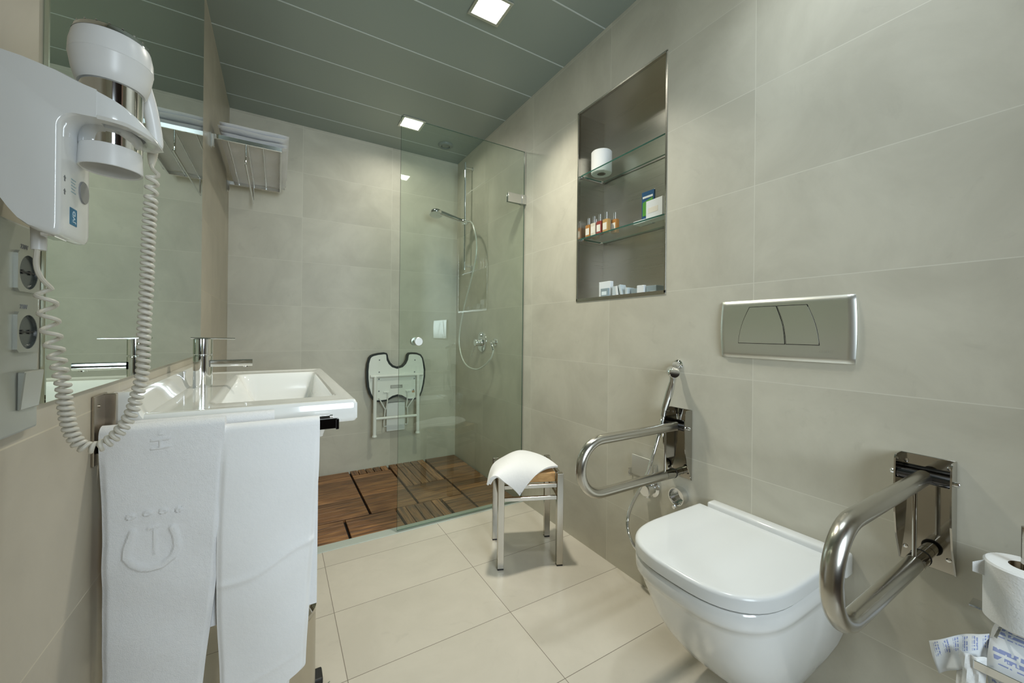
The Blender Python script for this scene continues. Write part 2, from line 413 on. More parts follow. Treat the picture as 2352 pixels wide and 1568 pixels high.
# ------------------------------------------------------------------ ceiling lamps and vent
LLAB = ['square recessed ceiling light nearer the middle of the room', 'square recessed ceiling light above the shower', 'added unseen square ceiling light brightening the toilet end']
for i, (lx, ly) in enumerate(LAMPS):
    t = thing('ceiling_light', LLAB[i], 'light', (lx, ly, ZC), 'recessed square lights in the metal ceiling')
    h = 0.060; g = 0.014
    bm = B()
    for a in (box,):
        a(bm, lx - h - g, lx + h + g, ly - h - g, ly - h, ZC - 0.007, ZC, 0.0015, 1); a(bm, lx - h - g, lx + h + g, ly + h, ly + h + g, ZC - 0.007, ZC, 0.0015, 1)
        a(bm, lx - h - g, lx - h, ly - h, ly + h, ZC - 0.007, ZC, 0.0015, 1); a(bm, lx + h, lx + h + g, ly - h, ly + h, ZC - 0.007, ZC, 0.0015, 1)
    obj('frame', bm, M_ALU, t)
    bm = B(); box(bm, lx - h, lx + h, ly - h, ly + h, ZC - 0.0035, ZC); obj('diffuser', bm, M_LIGHTPL, t)
    area('lamp_light', (lx, ly, ZC - 0.012), 0.11, LAMP_W[i], LAMP_COL[i], (0, 0, 0), math.radians(LAMP_S[i]))
bm = B(); lathe(bm, [(0.0, 0.004), (0.020, 0.010), (0.026, 0.008), (0.028, 0.002), (0.033, 0.001), (0.034, 0.014), (0.046, 0.014), (0.052, 0.009), (0.054, 0.0)], (1.045, 2.715, ZC), (0, 0, -1), 40, cap=False)
tag(obj('ceiling_vent', bm, P('vent_grey', (0.22, 0.25, 0.23), 0.4), smooth=True), 'round grey extractor vent in the ceiling above the shower', 'vent')

# ------------------------------------------------------------------ mirror
bm = B(); box(bm, XL, XL + 0.006, 0.757, 1.962, 0.900, ZC - 0.002, 0.001, 1)
tag(obj('wall_mirror', bm, M_MIRROR), 'large frameless mirror on the wall above the washbasin', 'mirror')

# ------------------------------------------------------------------ shower decking
deck = thing('shower_decking', 'dark teak slatted decking covering the shower floor', 'decking', (0.5, 2.48, 0.0))
bm = B(); box(bm, XL + 0.003, XR - 0.003, 2.001, YB - 0.003, -0.031, -0.020); obj('backing', bm, M_GAPB, deck)
def panel(x0, x1, y0, y1, d, n, g=0.005, e=0.0065):
    bm = B(); x0 += e; x1 -= e; y0 += e * 0.4; y1 -= e * 0.4
    if d == 'x':
        s = (y1 - y0) / n
        for k in range(n): box(bm, x0, x1, y0 + k * s, y0 + (k + 1) * s - g * 0.8, -0.019, 0.0, 0.0012, 1)
    else:
        s = (x1 - x0) / n
        for k in range(n): box(bm, x0 + k * s, x0 + (k + 1) * s - g, y0, y1, -0.019, 0.0, 0.0012, 1)
    obj('deck_panel', bm, M_WX if d == 'x' else M_WY, deck)
cx = [-0.10, 0.172, 0.445, 0.713, 0.993, XR - 0.004]
panel(XL + 0.006, -0.10, 2.225, 2.87, 'x', 9)
for i in (0, 1): panel(cx[i], cx[i + 1], 2.545, 2.872, 'x', 5); panel(cx[i], cx[i + 1], 2.225, 2.545, 'x', 5)
panel(cx[2], cx[3], 2.545, 2.872, 'x', 5); panel(cx[2], cx[3], 2.225, 2.545, 'x', 5)
panel(cx[3], cx[4], 2.505, 2.870, 'y', 5); panel(cx[3], cx[4], 2.225, 2.505, 'x', 4)
panel(cx[4], cx[5], 2.415, 2.968, 'x', 8); panel(cx[4], cx[5], 2.003, 2.415, 'x', 6)
panel(XL + 0.006, 0.172, 2.872, 2.968, 'x', 1); panel(0.172, 0.445, 2.872, 2.968, 'x', 1)
panel(0.445, 0.713, 2.875, 2.968, 'y', 5, 0.006); panel(0.713, 0.993, 2.873, 2.968, 'y', 5, 0.006)
panel(0.032, 0.310, 2.003, 2.225, 'x', 4); panel(XL + 0.006, 0.032, 2.003, 2.225, 'x', 4)
panel(0.310, 0.580, 2.003, 2.225, 'x', 4); panel(0.580, 0.846, 2.003, 2.222, 'y', 5); panel(0.846, 0.993, 2.003, 2.222, 'x', 5)

# ------------------------------------------------------------------ glass shower door
gd = thing('shower_door', 'clear greenish glass shower door hung from the right wall', 'door', (1.24, YD, 0.0))
gx0, gx1, gz0, gz1 = 0.5170, 1.2450, 0.010, 2.070
bm = B(); box(bm, gx0, gx1, YD - 0.004, YD + 0.004, gz0, gz1)
for f in bm.faces:
    c = f.calc_center_median()
    if abs(c.x - gx0) < 1e-4 or abs(c.x - gx1) < 1e-4 or abs(c.z - gz1) < 1e-4 or abs(c.z - gz0) < 1e-4: f.material_index = 1
obj('glass_pane', bm, M_GLASS, gd, mats=[M_GLASS, M_GEDGE])
def hinge(z):
    bm = B(); box(bm, 1.130, 1.228, YD - 0.013, YD - 0.0045, z - 0.027, z + 0.027, 0.001, 1); box(bm, 1.130, 1.228, YD + 0.0045, YD + 0.013, z - 0.027, z + 0.027, 0.001, 1)
    box(bm, 1.222, XR, YD - 0.018, YD + 0.018, z - 0.027, z + 0.027, 0.001, 1)
    lathe(bm, [(0.004, 0), (0.004, 0.001)], (1.240, YD - 0.019, z + 0.01), (0, -1, 0), 12)
    obj('hinge', bm, P('satin_chrome', (0.70, 0.70, 0.68), 0.28, metal=1), gd, True)
hinge(1.782); hinge(0.235)
bm = B(); lathe(bm, [(0.012, 0.0), (0.012, 0.012), (0.020, 0.014), (0.0215, 0.036), (0.0195, 0.038)], (0.605, YD - 0.004, 0.949), (0, -1, 0), 28)
lathe(bm, [(0.012, 0.0), (0.012, 0.012), (0.020, 0.014), (0.0215, 0.036), (0.0195, 0.038)], (0.605, YD + 0.004, 0.949), (0, 1, 0), 28)
obj('door_knob', bm, M_ALU, gd, True)

# ------------------------------------------------------------------ towel shelf with bath towels
rk = thing('towel_shelf', 'chrome towel shelf with round rails on the wall above the shower end', 'shelf', (XL, 2.52, 1.86))
ya, yb_, xr_ = 2.195, 2.840, 0.004
bm = B()
box(bm, XL + 0.012, xr_, ya - 0.004, ya + 0.004, 1.858, 1.878, 0.001, 1)
box(bm, XL + 0.012, xr_, yb_ - 0.004, yb_ + 0.004, 1.858, 1.878, 0.001, 1)
box(bm, xr_ - 0.002, xr_ + 0.006, ya - 0.004, yb_ + 0.004, 1.858, 1.878, 0.001, 1)
obj('frame', bm, M_CHROME, rk)
for x in (-0.205, -0.130, -0.068):
    bm = B(); tube(bm, [(x, ya + 0.003, 1.866), (x, yb_ - 0.003, 1.866)], 0.0032, 10); obj('rail', bm, M_CHROME, rk, True)
for y in (ya, yb_):
    bm = B(); box(bm, XL, XL + 0.006, y - 0.012, y + 0.012, 1.815, 1.880, 0.001, 1); box(bm, XL + 0.004, XL + 0.016, y - 0.006, y + 0.006, 1.820, 1.876, 0.001, 1); obj('bracket', bm, M_CHROME, rk)
bm = B(); tube(bm, smooth_path([(-0.134, ya, 1.860), (-0.134, ya, 1.80), (-0.134, ya + 0.006, 1.772), (-0.134, ya + 0.03, 1.762), (-0.134, yb_ - 0.03, 1.770), (-0.134, yb_ - 0.006, 1.778), (-0.134, yb_, 1.80), (-0.134, yb_, 1.860)], 6), 0.004, 10)
obj('hanging_rail', bm, M_CHROME, rk, True)
def folded(name, x0, x1, y0, y1, z0, th, n, sag, label):
    bm = B(); lay = th / n
    prof = []
    NX, NY = 22, 30
    for k in range(n):
        za = z0 + k * lay; zb = za + lay * 0.97
        # one rounded pad per fold
        def top(u, v, zt, s):
            e = min(u, 1 - u) * (x1 - x0); f = min(v, 1 - v) * (y1 - y0); r = lay * 0.5
            d = min(e, f); ins = r - math.sqrt(max(r * r - (r - min(d, r)) ** 2, 0))
            return zt - s * ins + sag * math.sin(PI * u) * (0.5 + 0.5 * (k / n)) + 0.003 * math.sin(7 * u + 3 * v + k) + 0.002 * math.sin(17 * v + 5 * k)
        G = {}
        for s, zt in ((1, zb), (-1, za)):
            for i in range(NX + 1):
                for j in range(NY + 1):
                    u = i / NX; v = j / NY
                    G[s, i, j] = bm.verts.new((x0 + (x1 - x0) * u + 0.006 * math.sin(k * 2.1), y0 + (y1 - y0) * v + 0.005 * math.sin(k * 1.3 + 5 * u) , top(u, v, zt, s) if s == 1 else top(u, v, zt, s)))
        for i in range(NX):
            for j in range(NY):
                bm.faces.new((G[1, i, j], G[1, i + 1, j], G[1, i + 1, j + 1], G[1, i, j + 1])); bm.faces.new((G[-1, i, j + 1], G[-1, i + 1, j + 1], G[-1, i + 1, j], G[-1, i, j]))
        for i in range(NX):
            bm.faces.new((G[1, i, 0], G[-1, i, 0], G[-1, i + 1, 0], G[1, i + 1, 0])); bm.faces.new((G[1, i + 1, NY], G[-1, i + 1, NY], G[-1, i, NY], G[1, i, NY]))
        for j in range(NY):
            bm.faces.new((G[1, 0, j + 1], G[-1, 0, j + 1], G[-1, 0, j], G[1, 0, j])); bm.faces.new((G[1, NX, j], G[-1, NX, j], G[-1, NX, j + 1], G[1, NX, j + 1]))
    return tag(obj(name, bm, M_TOWEL, smooth=True), label, 'towel', 'folded bath towels on the chrome shelf')
folded('bath_towel', -0.236, 0.030, 2.215, 2.860, 1.8790, 0.032, 2, 0.002, 'white folded bath towel lying directly on the chrome shelf rails')
folded('bath_towel', -0.242, 0.034, 2.205, 2.850, 1.9170, 0.036, 2, 0.006, 'white folded bath towel on top of the other on the chrome shelf')

# ------------------------------------------------------------------ washbasin
SX0, SX1, SY0, SY1 = XL + 0.001, 0.170, 1.020, 1.920
def sstep(a, b_, x):
    t = max(0, min(1, (x - a) / (b_ - a))); return t * t * (3 - 2 * t)
def basin_top(x, y):
    z = 0.828
    # raised ledge along the wall
    z += 0.046 * (1 - sstep(-0.243, -0.222, x))
    # gentle rim up at the outer edges
    d = min(SX1 - x, y - SY0, SY1 - y)
    z += 0.004 * (1 - sstep(0.012, 0.045, d))
    # shallow tap deck drop to bowl
    bx = min(sstep(-0.135, -0.065, x), 1 - sstep(0.105, 0.135, x)); by = min(sstep(1.125, 1.165, y), 1 - sstep(1.775, 1.815, y))
    z -= (0.105 + 0.01 * math.cos((y - 1.47) * 6)) * bx * by
    return z
bm = B(); nx, ny = 90, 170; R = 0.009; tops = []; bots = []
def sgrid(i, n):   # denser near the edges
    t = i / n; return t
for i in range(nx + 1):
    ra = []; rb = []
    for j in range(ny + 1):
        x = SX0 + (SX1 - SX0) * i / nx; y = SY0 + (SY1 - SY0) * j / ny
        d = min(SX1 - x, y - SY0, SY1 - y); dd = min(d, R)
        z = basin_top(x, y)
        zt = z - (R - math.sqrt(max(0, R * R - (R - dd) ** 2)))
        ra.append(bm.verts.new((x, y, zt)))
        zb = min(0.778 + 0.0 * x, z - 0.012)
        ib = (R - math.sqrt(max(0, R * R - (R - dd) ** 2))) * 0.9
        rb.append(bm.verts.new((x, y, zb + ib)))
    tops.append(ra); bots.append(rb)
for i in range(nx):
    for j in range(ny):
        bm.faces.new((tops[i][j], tops[i + 1][j], tops[i + 1][j + 1], tops[i][j + 1])); bm.faces.new((bots[i][j + 1], bots[i + 1][j + 1], bots[i + 1][j], bots[i][j]))
for i in range(nx):
    bm.faces.new((tops[i][0], bots[i][0], bots[i + 1][0], tops[i + 1][0])); bm.faces.new((tops[i + 1][ny], bots[i + 1][ny], bots[i][ny], tops[i][ny]))
for j in range(ny):
    bm.faces.new((tops[0][j + 1], bots[0][j + 1], bots[0][j], tops[0][j])); bm.faces.new((tops[nx][j], bots[nx][j], bots[nx][j + 1], tops[nx][j + 1]))
sink = obj('washbasin', bm, M_WHITE, smooth=True)
tag(sink, 'wide white rectangular ceramic washbasin mounted below the mirror', 'sink')
bm = B(); lathe(bm, [(0.0, 0.0), (0.018, 0.0), (0.022, 0.003), (0.023, 0.0)], (0.01, 1.47, 0.7125), (0, 0, 1), 24, cap=False)
obj('drain', bm, M_CHROME, sink, True)
bm = B(); tube(bm, smooth_path([(0.01, 1.47, 0.705), (0.01, 1.47, 0.52), (0.0, 1.47, 0.47), (-0.03, 1.47, 0.45), (-0.08, 1.47, 0.46), (-0.12, 1.47, 0.50), (XL, 1.47, 0.50)], 6), 0.016, 16)
tag(obj('drain_pipe', bm, M_CHROME, smooth=True), 'chrome waste pipe under the washbasin', 'pipe')

# tap
tp = thing('basin_tap', 'chrome single-lever tap standing on the washbasin', 'tap', (-0.190, 1.47, 0.828))
bm = B(); lathe(bm, [(0.0235, 0.0), (0.0235, 0.094), (0.0222, 0.0955), (0.0222, 0.0975), (0.0235, 0.099), (0.0235, 0.144)], (-0.190, 1.47, 0.827), (0, 0, 1), 40); obj('body', bm, M_CHROME, tp, True)
bm = B(); prism(bm, rrect(-0.0185, 0.0185, -0.0115, 0.0090, 0.004), lambda u, v, d: (d, 1.47 + u, 0.8995 + v), -0.170, -0.066)
lathe(bm, [(0.009, 0), (0.009, 0.004)], (-0.082, 1.47, 0.8885), (0, 0, -1), 16)
for v in bm.verts: pass
obj('spout', bm, M_CHROME, tp, True)
bm = B(); prism(bm, rrect(-0.0125, 0.0125, -0.0022, 0.0022, 0.002), lambda u, v, d: (d, 1.47 + u, 0.9735 + v - (d + 0.21) * 0.02), -0.2175, -0.111); obj('lever', bm, M_CHROME, tp, True)
bm = B(); tube(bm, [(-0.233, 1.47, 0.828), (-0.233, 1.47, 0.872)], 0.0022, 10); lathe(bm, [(0.004, 0), (0.004, 0.004)], (-0.233, 1.47, 0.872)); obj('pop_up_rod', bm, M_CHROME, tp, True)

# ------------------------------------------------------------------ towel rail with two towels
tr = thing('towel_rail', 'double chrome towel rail arm on the wall under the washbasin', 'rail', (XL, 0.95, 0.80))
bm = B(); box(bm, XL, XL + 0.004, 0.925, 0.985, 0.765, 0.884, 0.001, 1); box(bm, XL + 0.003, XL + 0.018, 0.973, 0.985, 0.800, 0.882, 0.001, 1)
lathe(bm, [(0.003, 0), (0.003, 0.0015)], (XL + 0.004, 0.947, 0.865), (1, 0, 0), 12); obj('wall_plate', bm, P('warm_steel', (0.42, 0.37, 0.31), 0.25, metal=1), tr)
bm = B(); box(bm, XL + 0.004, 0.115, 0.938, 0.946, 0.784, 0.806, 0.001, 1); box(bm, 0.112, 0.1185, 0.935, 0.949, 0.782, 0.805, 0.001, 1); obj('bar', bm, M_BCHROME, tr)
bm = B(); box(bm, XL + 0.004, 0.110, 0.992, 1.000, 0.795, 0.803, 0.001, 1); lathe(bm, [(0.005, 0), (0.005, 0.006)], (0.106, 0.996, 0.799), (1, 0, 0)); obj('bar', bm, M_CHROME, tr)

def seg_d(px, pz, ax, az, bx, bz):
    vx, vz = bx - ax, bz - az; l = vx * vx + vz * vz
    t = 0 if l == 0 else max(0, min(1, ((px - ax) * vx + (pz - az) * vz) / l))
    return math.hypot(px - ax - t * vx, pz - az - t * vz)
EMB_U = [(-0.214, 0.643), (-0.220, 0.621), (-0.221, 0.603), (-0.213, 0.589), (-0.202, 0.579), (-0.190, 0.575), (-0.174, 0.576), (-0.160, 0.586), (-0.154, 0.603), (-0.157, 0.625), (-0.161, 0.638)]
EMB_D = [(-0.217, 0.671, 0.0066, 0.0052), (-0.195, 0.672, 0.0066, 0.005), (-0.174, 0.671, 0.0068, 0.005), (-0.153, 0.669, 0.005, 0.005)]
# small letters at the top, turned on their side
EMB_T = [[(-0.1900, 0.7855), (-0.1670, 0.7870)], [(-0.1900, 0.8005), (-0.1670, 0.8015)], [(-0.1785, 0.7863), (-0.1785, 0.8010)],
         [(-0.1670, 0.8240), (-0.1690, 0.8170), (-0.1740, 0.8120), (-0.1800, 0.8115), (-0.1860, 0.8150), (-0.1885, 0.8230)]]
def ridge(d, w, h): return 0 if d > w * 1.4 else h * (1 - sstep(w * 0.55, w * 1.25, d))
def emboss(x, z):
    h = 0
    if 0.565 < z < 0.655:
        d = min(seg_d(x, z, *EMB_U[i], *EMB_U[i + 1]) for i in range(len(EMB_U) - 1)); h = max(h, ridge(d, 0.0055, 0.0024))
        d = min(seg_d(x, z, -0.193, 0.645, -0.181, 0.646), seg_d(x, z, -0.185, 0.644, -0.184, 0.600)); h = max(h, ridge(d, 0.0030, 0.0011))
    if 0.66 < z < 0.68:
        for cx_, cz_, rx, rz in EMB_D:
            q = math.hypot((x - cx_) / rx, (z - cz_) / rz)
            h = max(h, 0.0022 * (1 - sstep(0.75, 1.1, q)) - 0.0008 * (1 - sstep(0.1, 0.6, q)))
            h = h if q > 1.25 or q < 1.1 else min(h, -0.0005) if h <= 0 else h
    if z > 0.775:
        for pl in EMB_T:
            d = min(seg_d(x, z, *pl[i], *pl[i + 1]) for i in range(len(pl) - 1)); h = max(h, ridge(d, 0.0022, 0.0016))
    return h
def hung_towel(name, ytop, zrail, rr, L_of, R_of, zb_front, zb_back, th, wav, emb, mat, label, nu, dz=0.005, ztop_of=None, xback=None, gap=0.0):
    """drapes over a rail along x at (ytop, zrail); L_of/R_of give the edges of the front fall by height"""
    bm = B()
    path = []
    z = zb_front
    while z < zrail: path.append(('f', z)); z += dz if (emb or dz < 0.0035) else 0.008
    for k in range(13): path.append(('a', k / 12))
    nb = 40
    for k in range(1, nb + 1): path.append(('b', zrail - (zrail - zb_back) * k / nb))
    def P2(s, ti):
        k, v = path[ti]
        if k == 'f':
            z = v; x = L_of(z) + (R_of(z) - L_of(z)) * s
            q = zrail - z
            edge = min(s, 1 - s)
            y = ytop - rr - gap * sstep(0, 0.1, q) - wav(x, z) * sstep(0.0, 0.25, q) + 0.006 * (1 - sstep(0, 0.06, edge)) * sstep(0, 0.1, q)
            n = Vector((0, -1, 0))
            if emb: y -= 1.9 * emboss(x, z)
            return Vector((x, y, z)), n
        xl, xr = (xback if (xback and k != 'f') else (L_of(zrail), R_of(zrail)))
        if k == 'a':
            a = PI * v; xl0, xr0 = L_of(zrail), R_of(zrail)
            x = (xl0 + (xl - xl0) * v) + ((xr0 + (xr - xr0) * v) - (xl0 + (xl - xl0) * v)) * s
            zz = zrail + (ztop_of(x) if ztop_of else 0)
            return Vector((x, ytop - rr * math.cos(a), zz + rr * math.sin(a))), Vector((0, -math.cos(a), math.sin(a)))
        x = xl + (xr - xl) * s
        return Vector((x, ytop + rr + 0.01 * (zrail - v), v)), Vector((0, 1, 0))
    n = len(path) - 1
    sheet(bm, lambda s, t: P2(s, round(t * n)), nu, n, th)
    return tag(obj(name, bm, mat, smooth=True), label, 'towel', 'towels hanging from the rail under the washbasin')
lerp = lambda a, b_, t: a + (b_ - a) * t
hung_towel('hand_towel', 0.942, 0.812, 0.011, lambda z: -0.2585 + 0.006 * (1 - sstep(0.62, 0.80, z)), lambda z: -0.0855 - 0.008 * sstep(0, 0.25, 0.80 - z) - 0.026 * sstep(0.20, 0.55, 0.80 - z),
           0.22, 0.42, 0.010, lambda x, z: 0.004 * math.sin((x + 0.2) * 28 + z * 5) + 0.003 * math.sin(z * 16 + x * 9) + 0.0013 * math.sin(z * 47 + x * 31) + 0.0010 * math.sin(z * 83 - x * 61), True, M_TOWEL,
           'thick white terry towel with an embossed crown emblem hanging nearest the wall', 90, dz=0.0021, ztop_of=lambda x: 0.003)
bm = B()
hung_towel('hand_towel', 0.942, 0.800, 0.0125, lambda z: -0.090 - 0.006 * sstep(0, 0.18, 0.8 - z) + 0.008 * sstep(0.3, 0.55, 0.8 - z), lambda z: 0.0795 - 0.012 * sstep(0.05, 0.35, 0.8 - z) - 0.010 * sstep(0.25, 0.52, 0.8 - z) - 0.03 * sstep(0.500, 0.528, 0.8 - z) ** 2,
           0.268, 0.40, 0.005, lambda x, z: 0.0035 * math.sin((x) * 30 + z * 4) + 0.0035 * math.exp(-((z - 0.530 - (x + 0.01) * 0.30 - 0.006 * math.sin(x * 40)) / 0.007) ** 2) + 0.003 * math.sin(z * 17 + x * 14) + 0.002 * math.sin(z * 41 - x * 33) + 0.0010 * math.exp(-((z - 0.315 - x * 0.3) / 0.006) ** 2), False, M_COT,
           'smooth white towel with a pressed crease hanging beside the embossed one', 80, dz=0.003, gap=0.004)
hung_towel('hand_towel', 0.994, 0.812, 0.010, lambda z: -0.235, lambda z: -0.004, 0.60, 0.45, 0.009, lambda x, z: 0.002 * math.sin(x * 25), False, M_TOWEL,
           'white towel on the rear rail, mostly hidden behind the others', 30)

# ------------------------------------------------------------------ pedal bin
pb = thing('pedal_bin', 'small steel pedal bin on the floor behind the hanging towels', 'bin', (-0.005, 1.17, 0.0))
bm = B(); lathe(bm, [(0.0, 0.012), (0.098, 0.012), (0.100, 0.02), (0.100, 0.262), (0.098, 0.264), (0.0, 0.264)], (-0.005, 1.17, 0), seg=48, cap=False); obj('body', bm, P('bin_steel', (0.55, 0.52, 0.46), 0.3, metal=1), pb, True)
bm = B(); lathe(bm, [(0.101, 0.0), (0.102, 0.012), (0.094, 0.024), (0.06, 0.031), (0.0, 0.033)], (-0.005, 1.17, 0.265), seg=48); obj('lid', bm, M_POL, pb, True)
bm = B(); lathe(bm, [(0.102, 0.0), (0.103, 0.012)], (-0.005, 1.17, 0), seg=48); obj('base', bm, M_BLACK, pb, True)
bm = B(); box(bm, 0.088, 0.118, 1.20, 1.245, 0.012, 0.032, 0.004, 2); obj('pedal', bm, M_BLACK, pb)
bm = B(); tube(bm, [(0.113, 1.17, 0.025), (0.133, 1.19, 0.02)], 0.003, 8); obj('pedal_rod', bm, M_CHROME, pb, True)

# ------------------------------------------------------------------ socket and switch panel
sp = thing('socket_panel', 'tall aluminium panel with two sockets and a switch beside the mirror', 'switch', (XL, 0.715, 0.995))
PX = XL + 0.010
bm = B(); box(bm, XL, PX, 0.642, 0.7270, 0.876, 1.121, 0.003, 2); obj('plate', bm, M_SOCK, sp)
def square_ring(bm, x0, x1, cy, cz, hs, r, n=40):
    rows = []
    for k in range(n):
        a = 2 * PI * (k + 0.5) / n; c, s_ = math.cos(a), math.sin(a); m_ = max(abs(c), abs(s_))
        rows.append([bm.verts.new((x, cy + q * c, cz + q * s_)) for x, q in ((x0, hs / m_), (x1, hs / m_), (x1, r), (x0, r))])
    for k in range(n):
        for q in range(4):
            bm.faces.new((rows[k][q], rows[(k + 1) % n][q], rows[(k + 1) % n][(q + 1) % 4], rows[k][(q + 1) % 4]))
for z in (1.0650, 0.9945):
    s_ = B(); square_ring(s_, PX, PX + 0.0035, 0.694, z, 0.0235, 0.0200)
    so = obj('socket', s_, M_SOCK, sp)
    bm = B(); lathe(bm, [(0.0200, 0.0030), (0.0192, 0.0006), (0.0, 0.0004)], (PX, 0.694, z), (1, 0, 0), 40, cap=False)
    obj('recess', bm, M_SOCKI, so, True)
    bm = B(); box(bm, PX + 0.0006, PX + 0.0018, 0.676, 0.712, z - 0.0008, z + 0.0008); lathe(bm, [(0.0026, 0), (0.0026, 0.0012)], (PX + 0.0006, 0.686, z), (1, 0, 0), 12); lathe(bm, [(0.0026, 0), (0.0026, 0.0012)], (PX + 0.0006, 0.702, z), (1, 0, 0), 12)
    obj('contacts', bm, M_BLACK, so)
    text('marking', '220V', 0.0075, basis((PX + 0.0003, 0.692, z + 0.0295), (0, 1, 0), (0, 0, 1)), M_GREYTXT, sp)
bm = B(); box(bm, PX, PX + 0.003, 0.6795, 0.7220, 0.9030, 0.9480, 0.001, 1)
for v in bm.verts:
    if v.co.x > PX + 0.002: v.co.x += 0.004 * (v.co.z - 0.9030) / 0.045
obj('rocker', bm, M_SOCK, sp)

# ------------------------------------------------------------------ hair dryer and its wall holder
HC = Vector((-0.173, 0.650, 0))        # axis of the dryer
hh = thing('dryer_holder', 'glossy white wall holder with a ring for the hair dryer', 'holder', (XL, 0.645, 1.10))
HY0, HY1 = 0.603, 0.686
bm = B()
# lower body against the wall: side outline (x from the wall, z), rounded at the bottom
side = [(XL, 1.175), (-0.250, 1.145), (-0.241, 1.131), (-0.234, 1.119), (-0.227, 1.109), (-0.219, 1.1025), (-0.210, 1.0995), (-0.205, 1.0990), (-0.2015, 1.1000), (-0.2000, 1.1030), (-0.1995, 1.108), (-0.1995, 1.15), (-0.1995, 1.200)]
for k in range(0, 9):     # fillet into the arm
    a = PI - (PI / 2) * k / 8; side.append((-0.1995 + 0.016 + 0.016 * math.cos(a), 1.215 + 0.016 * math.sin(a)))
side += [(-0.173, 1.2312), (-0.173, 1.2617)]
for q in ((-0.182, 1.2653), (-0.200, 1.2725), (-0.225, 1.2785), (XL, 1.284)): side.append(q)
# round the vertical edges: loft along y with the outline pulled in near both ends
ys_ = [(HY0, 0.004), (HY0 + 0.0015, 0.0016), (HY0 + 0.004, 0.0), (HY1 - 0.020, 0.0), (HY1 - 0.015, 0.0), (HY1 - 0.010, 0.0), (HY1 - 0.006, 0.001), (HY1 - 0.003, 0.0025), (HY1 - 0.001, 0.005), (HY1, 0.008)]
rings = []
for y, ins in ys_:
    ring = []; Rb = 0.020; ty = max(0.0, min(1.0, (y - (HY1 - Rb)) / Rb)); lift = Rb * (1 - math.sqrt(max(0, 1 - ty * ty)))
    for (x, z) in side:
        cxx = XL + 0.03; czz = 1.19
        fx = 1 - ins / 0.064; fz = 1 - ins / 0.09
        lf = lift * max(0, min(1, (1.135 - z) / 0.030)) if z < 1.135 else 0
        ring.append(bm.verts.new((XL + (x - XL) * fx if x < -0.175 else x, y, czz + (z - czz) * (fz if z < 1.2 else 1) + lf)))
    rings.append(ring)
nS = len(side)
for a, b_ in zip(rings[:-1], rings[1:]):
    for k in range(nS): bm.faces.new((a[k], a[(k + 1) % nS], b_[(k + 1) % nS], b_[k]))
bm.faces.new(rings[0]); bm.faces.new(rings[-1][::-1])
obj('body', bm, M_DRY, hh, True)
# ring arm: annulus around the barrel, its top falling away from the wall
bm = B(); seg = 56
def ring_z(x): return 1.2665 - 0.40 * max(0, x + 0.185) - 14 * max(0, x + 0.16) ** 2 + 0.1 * max(0, -x - 0.19)
Ro, Ri = 0.0465, 0.0295
prof = [(Ri, 0), (Ri, 1), (Ri + 0.003, 2), (Ro - 0.004, 2), (Ro - 0.001, 3), (Ro, 1), (Ro, 0), (Ro - 0.003, -1), (Ri + 0.003, -1)]
rg = []
for k in range(seg):
    a = 2 * PI * k / seg; row = []
    for r, lv in prof:
        x = HC.x + r * math.cos(a); y = HC.y + r * math.sin(a)
        zt = ring_z(x); zb = 1.2312 - 0.25 * max(0, x + 0.150)
        z = {0: min(zb + 0.003, zt - 0.0035), 1: zt - 0.003, 3: zt - 0.001, 2: zt, -1: min(zb, zt - 0.005)}[lv]
        row.append(bm.verts.new((x, y, z)))
    rg.append(row)
for k in range(seg):
    for q in range(len(prof)):
        bm.faces.new((rg[k][q], rg[(k + 1) % seg][q], rg[(k + 1) % seg][(q + 1) % len(prof)], rg[k][(q + 1) % len(prof)]))
obj('ring', bm, M_DRY, hh, True)
XP = -0.1995
bm = B(); prism(bm, rrect(0.6255, 0.6430, 1.1155, 1.1345, 0.0008), YZ(XP), 0.0, 0.0004); lab = obj('brand_label', bm, M_BLUE, hh)
text('lettering', 'JVD', 0.0085, basis((XP + 0.0006, 0.6350, 1.1252), (0, 0, 1), (0, -1, 0)), M_WPRINT, lab)
bm = B(); prism(bm, [(0.660 + 0.0130 * math.cos(2 * PI * k / 28), 1.160 + 0.0130 * math.sin(2 * PI * k / 28)) for k in range(28)], YZ(XP), 0.0, 0.0015, bev=0.0006); obj('button', bm, P('grey_button', (0.30, 0.30, 0.30), 0.5), hh)
for z in (1.162, 1.1475):
    bm = B(); prism(bm, [(0.6115, z - 0.003), (0.6140, z - 0.003), (0.6140, z + 0.0005), (0.6155, z + 0.0005), (0.6127, z + 0.0035), (0.6100, z + 0.0005), (0.6115, z + 0.0005)], YZ(XP), 0.0, 0.0003); obj('arrow_mark', bm, M_GREYTXT, hh)
for k in range(5):
    bm = B(); box(bm, XP, XP + 0.0003, 0.628, 0.640 - 0.002 * (k % 2), 1.152 + 0.0035 * k, 1.1530 + 0.0035 * k); obj('print_line', bm, M_LBLUE, hh)
bm = B(); lathe(bm, [(0.0068, 0.0), (0.0062, 0.016), (0.0060, 0.032)], (-0.2285, 0.643, 1.118), (0, 0, -1), 16); obj('cable_sleeve', bm, M_DRY2, hh, True)
bm = B(); box(bm, -0.217, -0.206, 0.612, 0.640, 1.0978, 1.1015, 0.0005, 1); obj('steel_clip', bm, M_CHROME, hh)

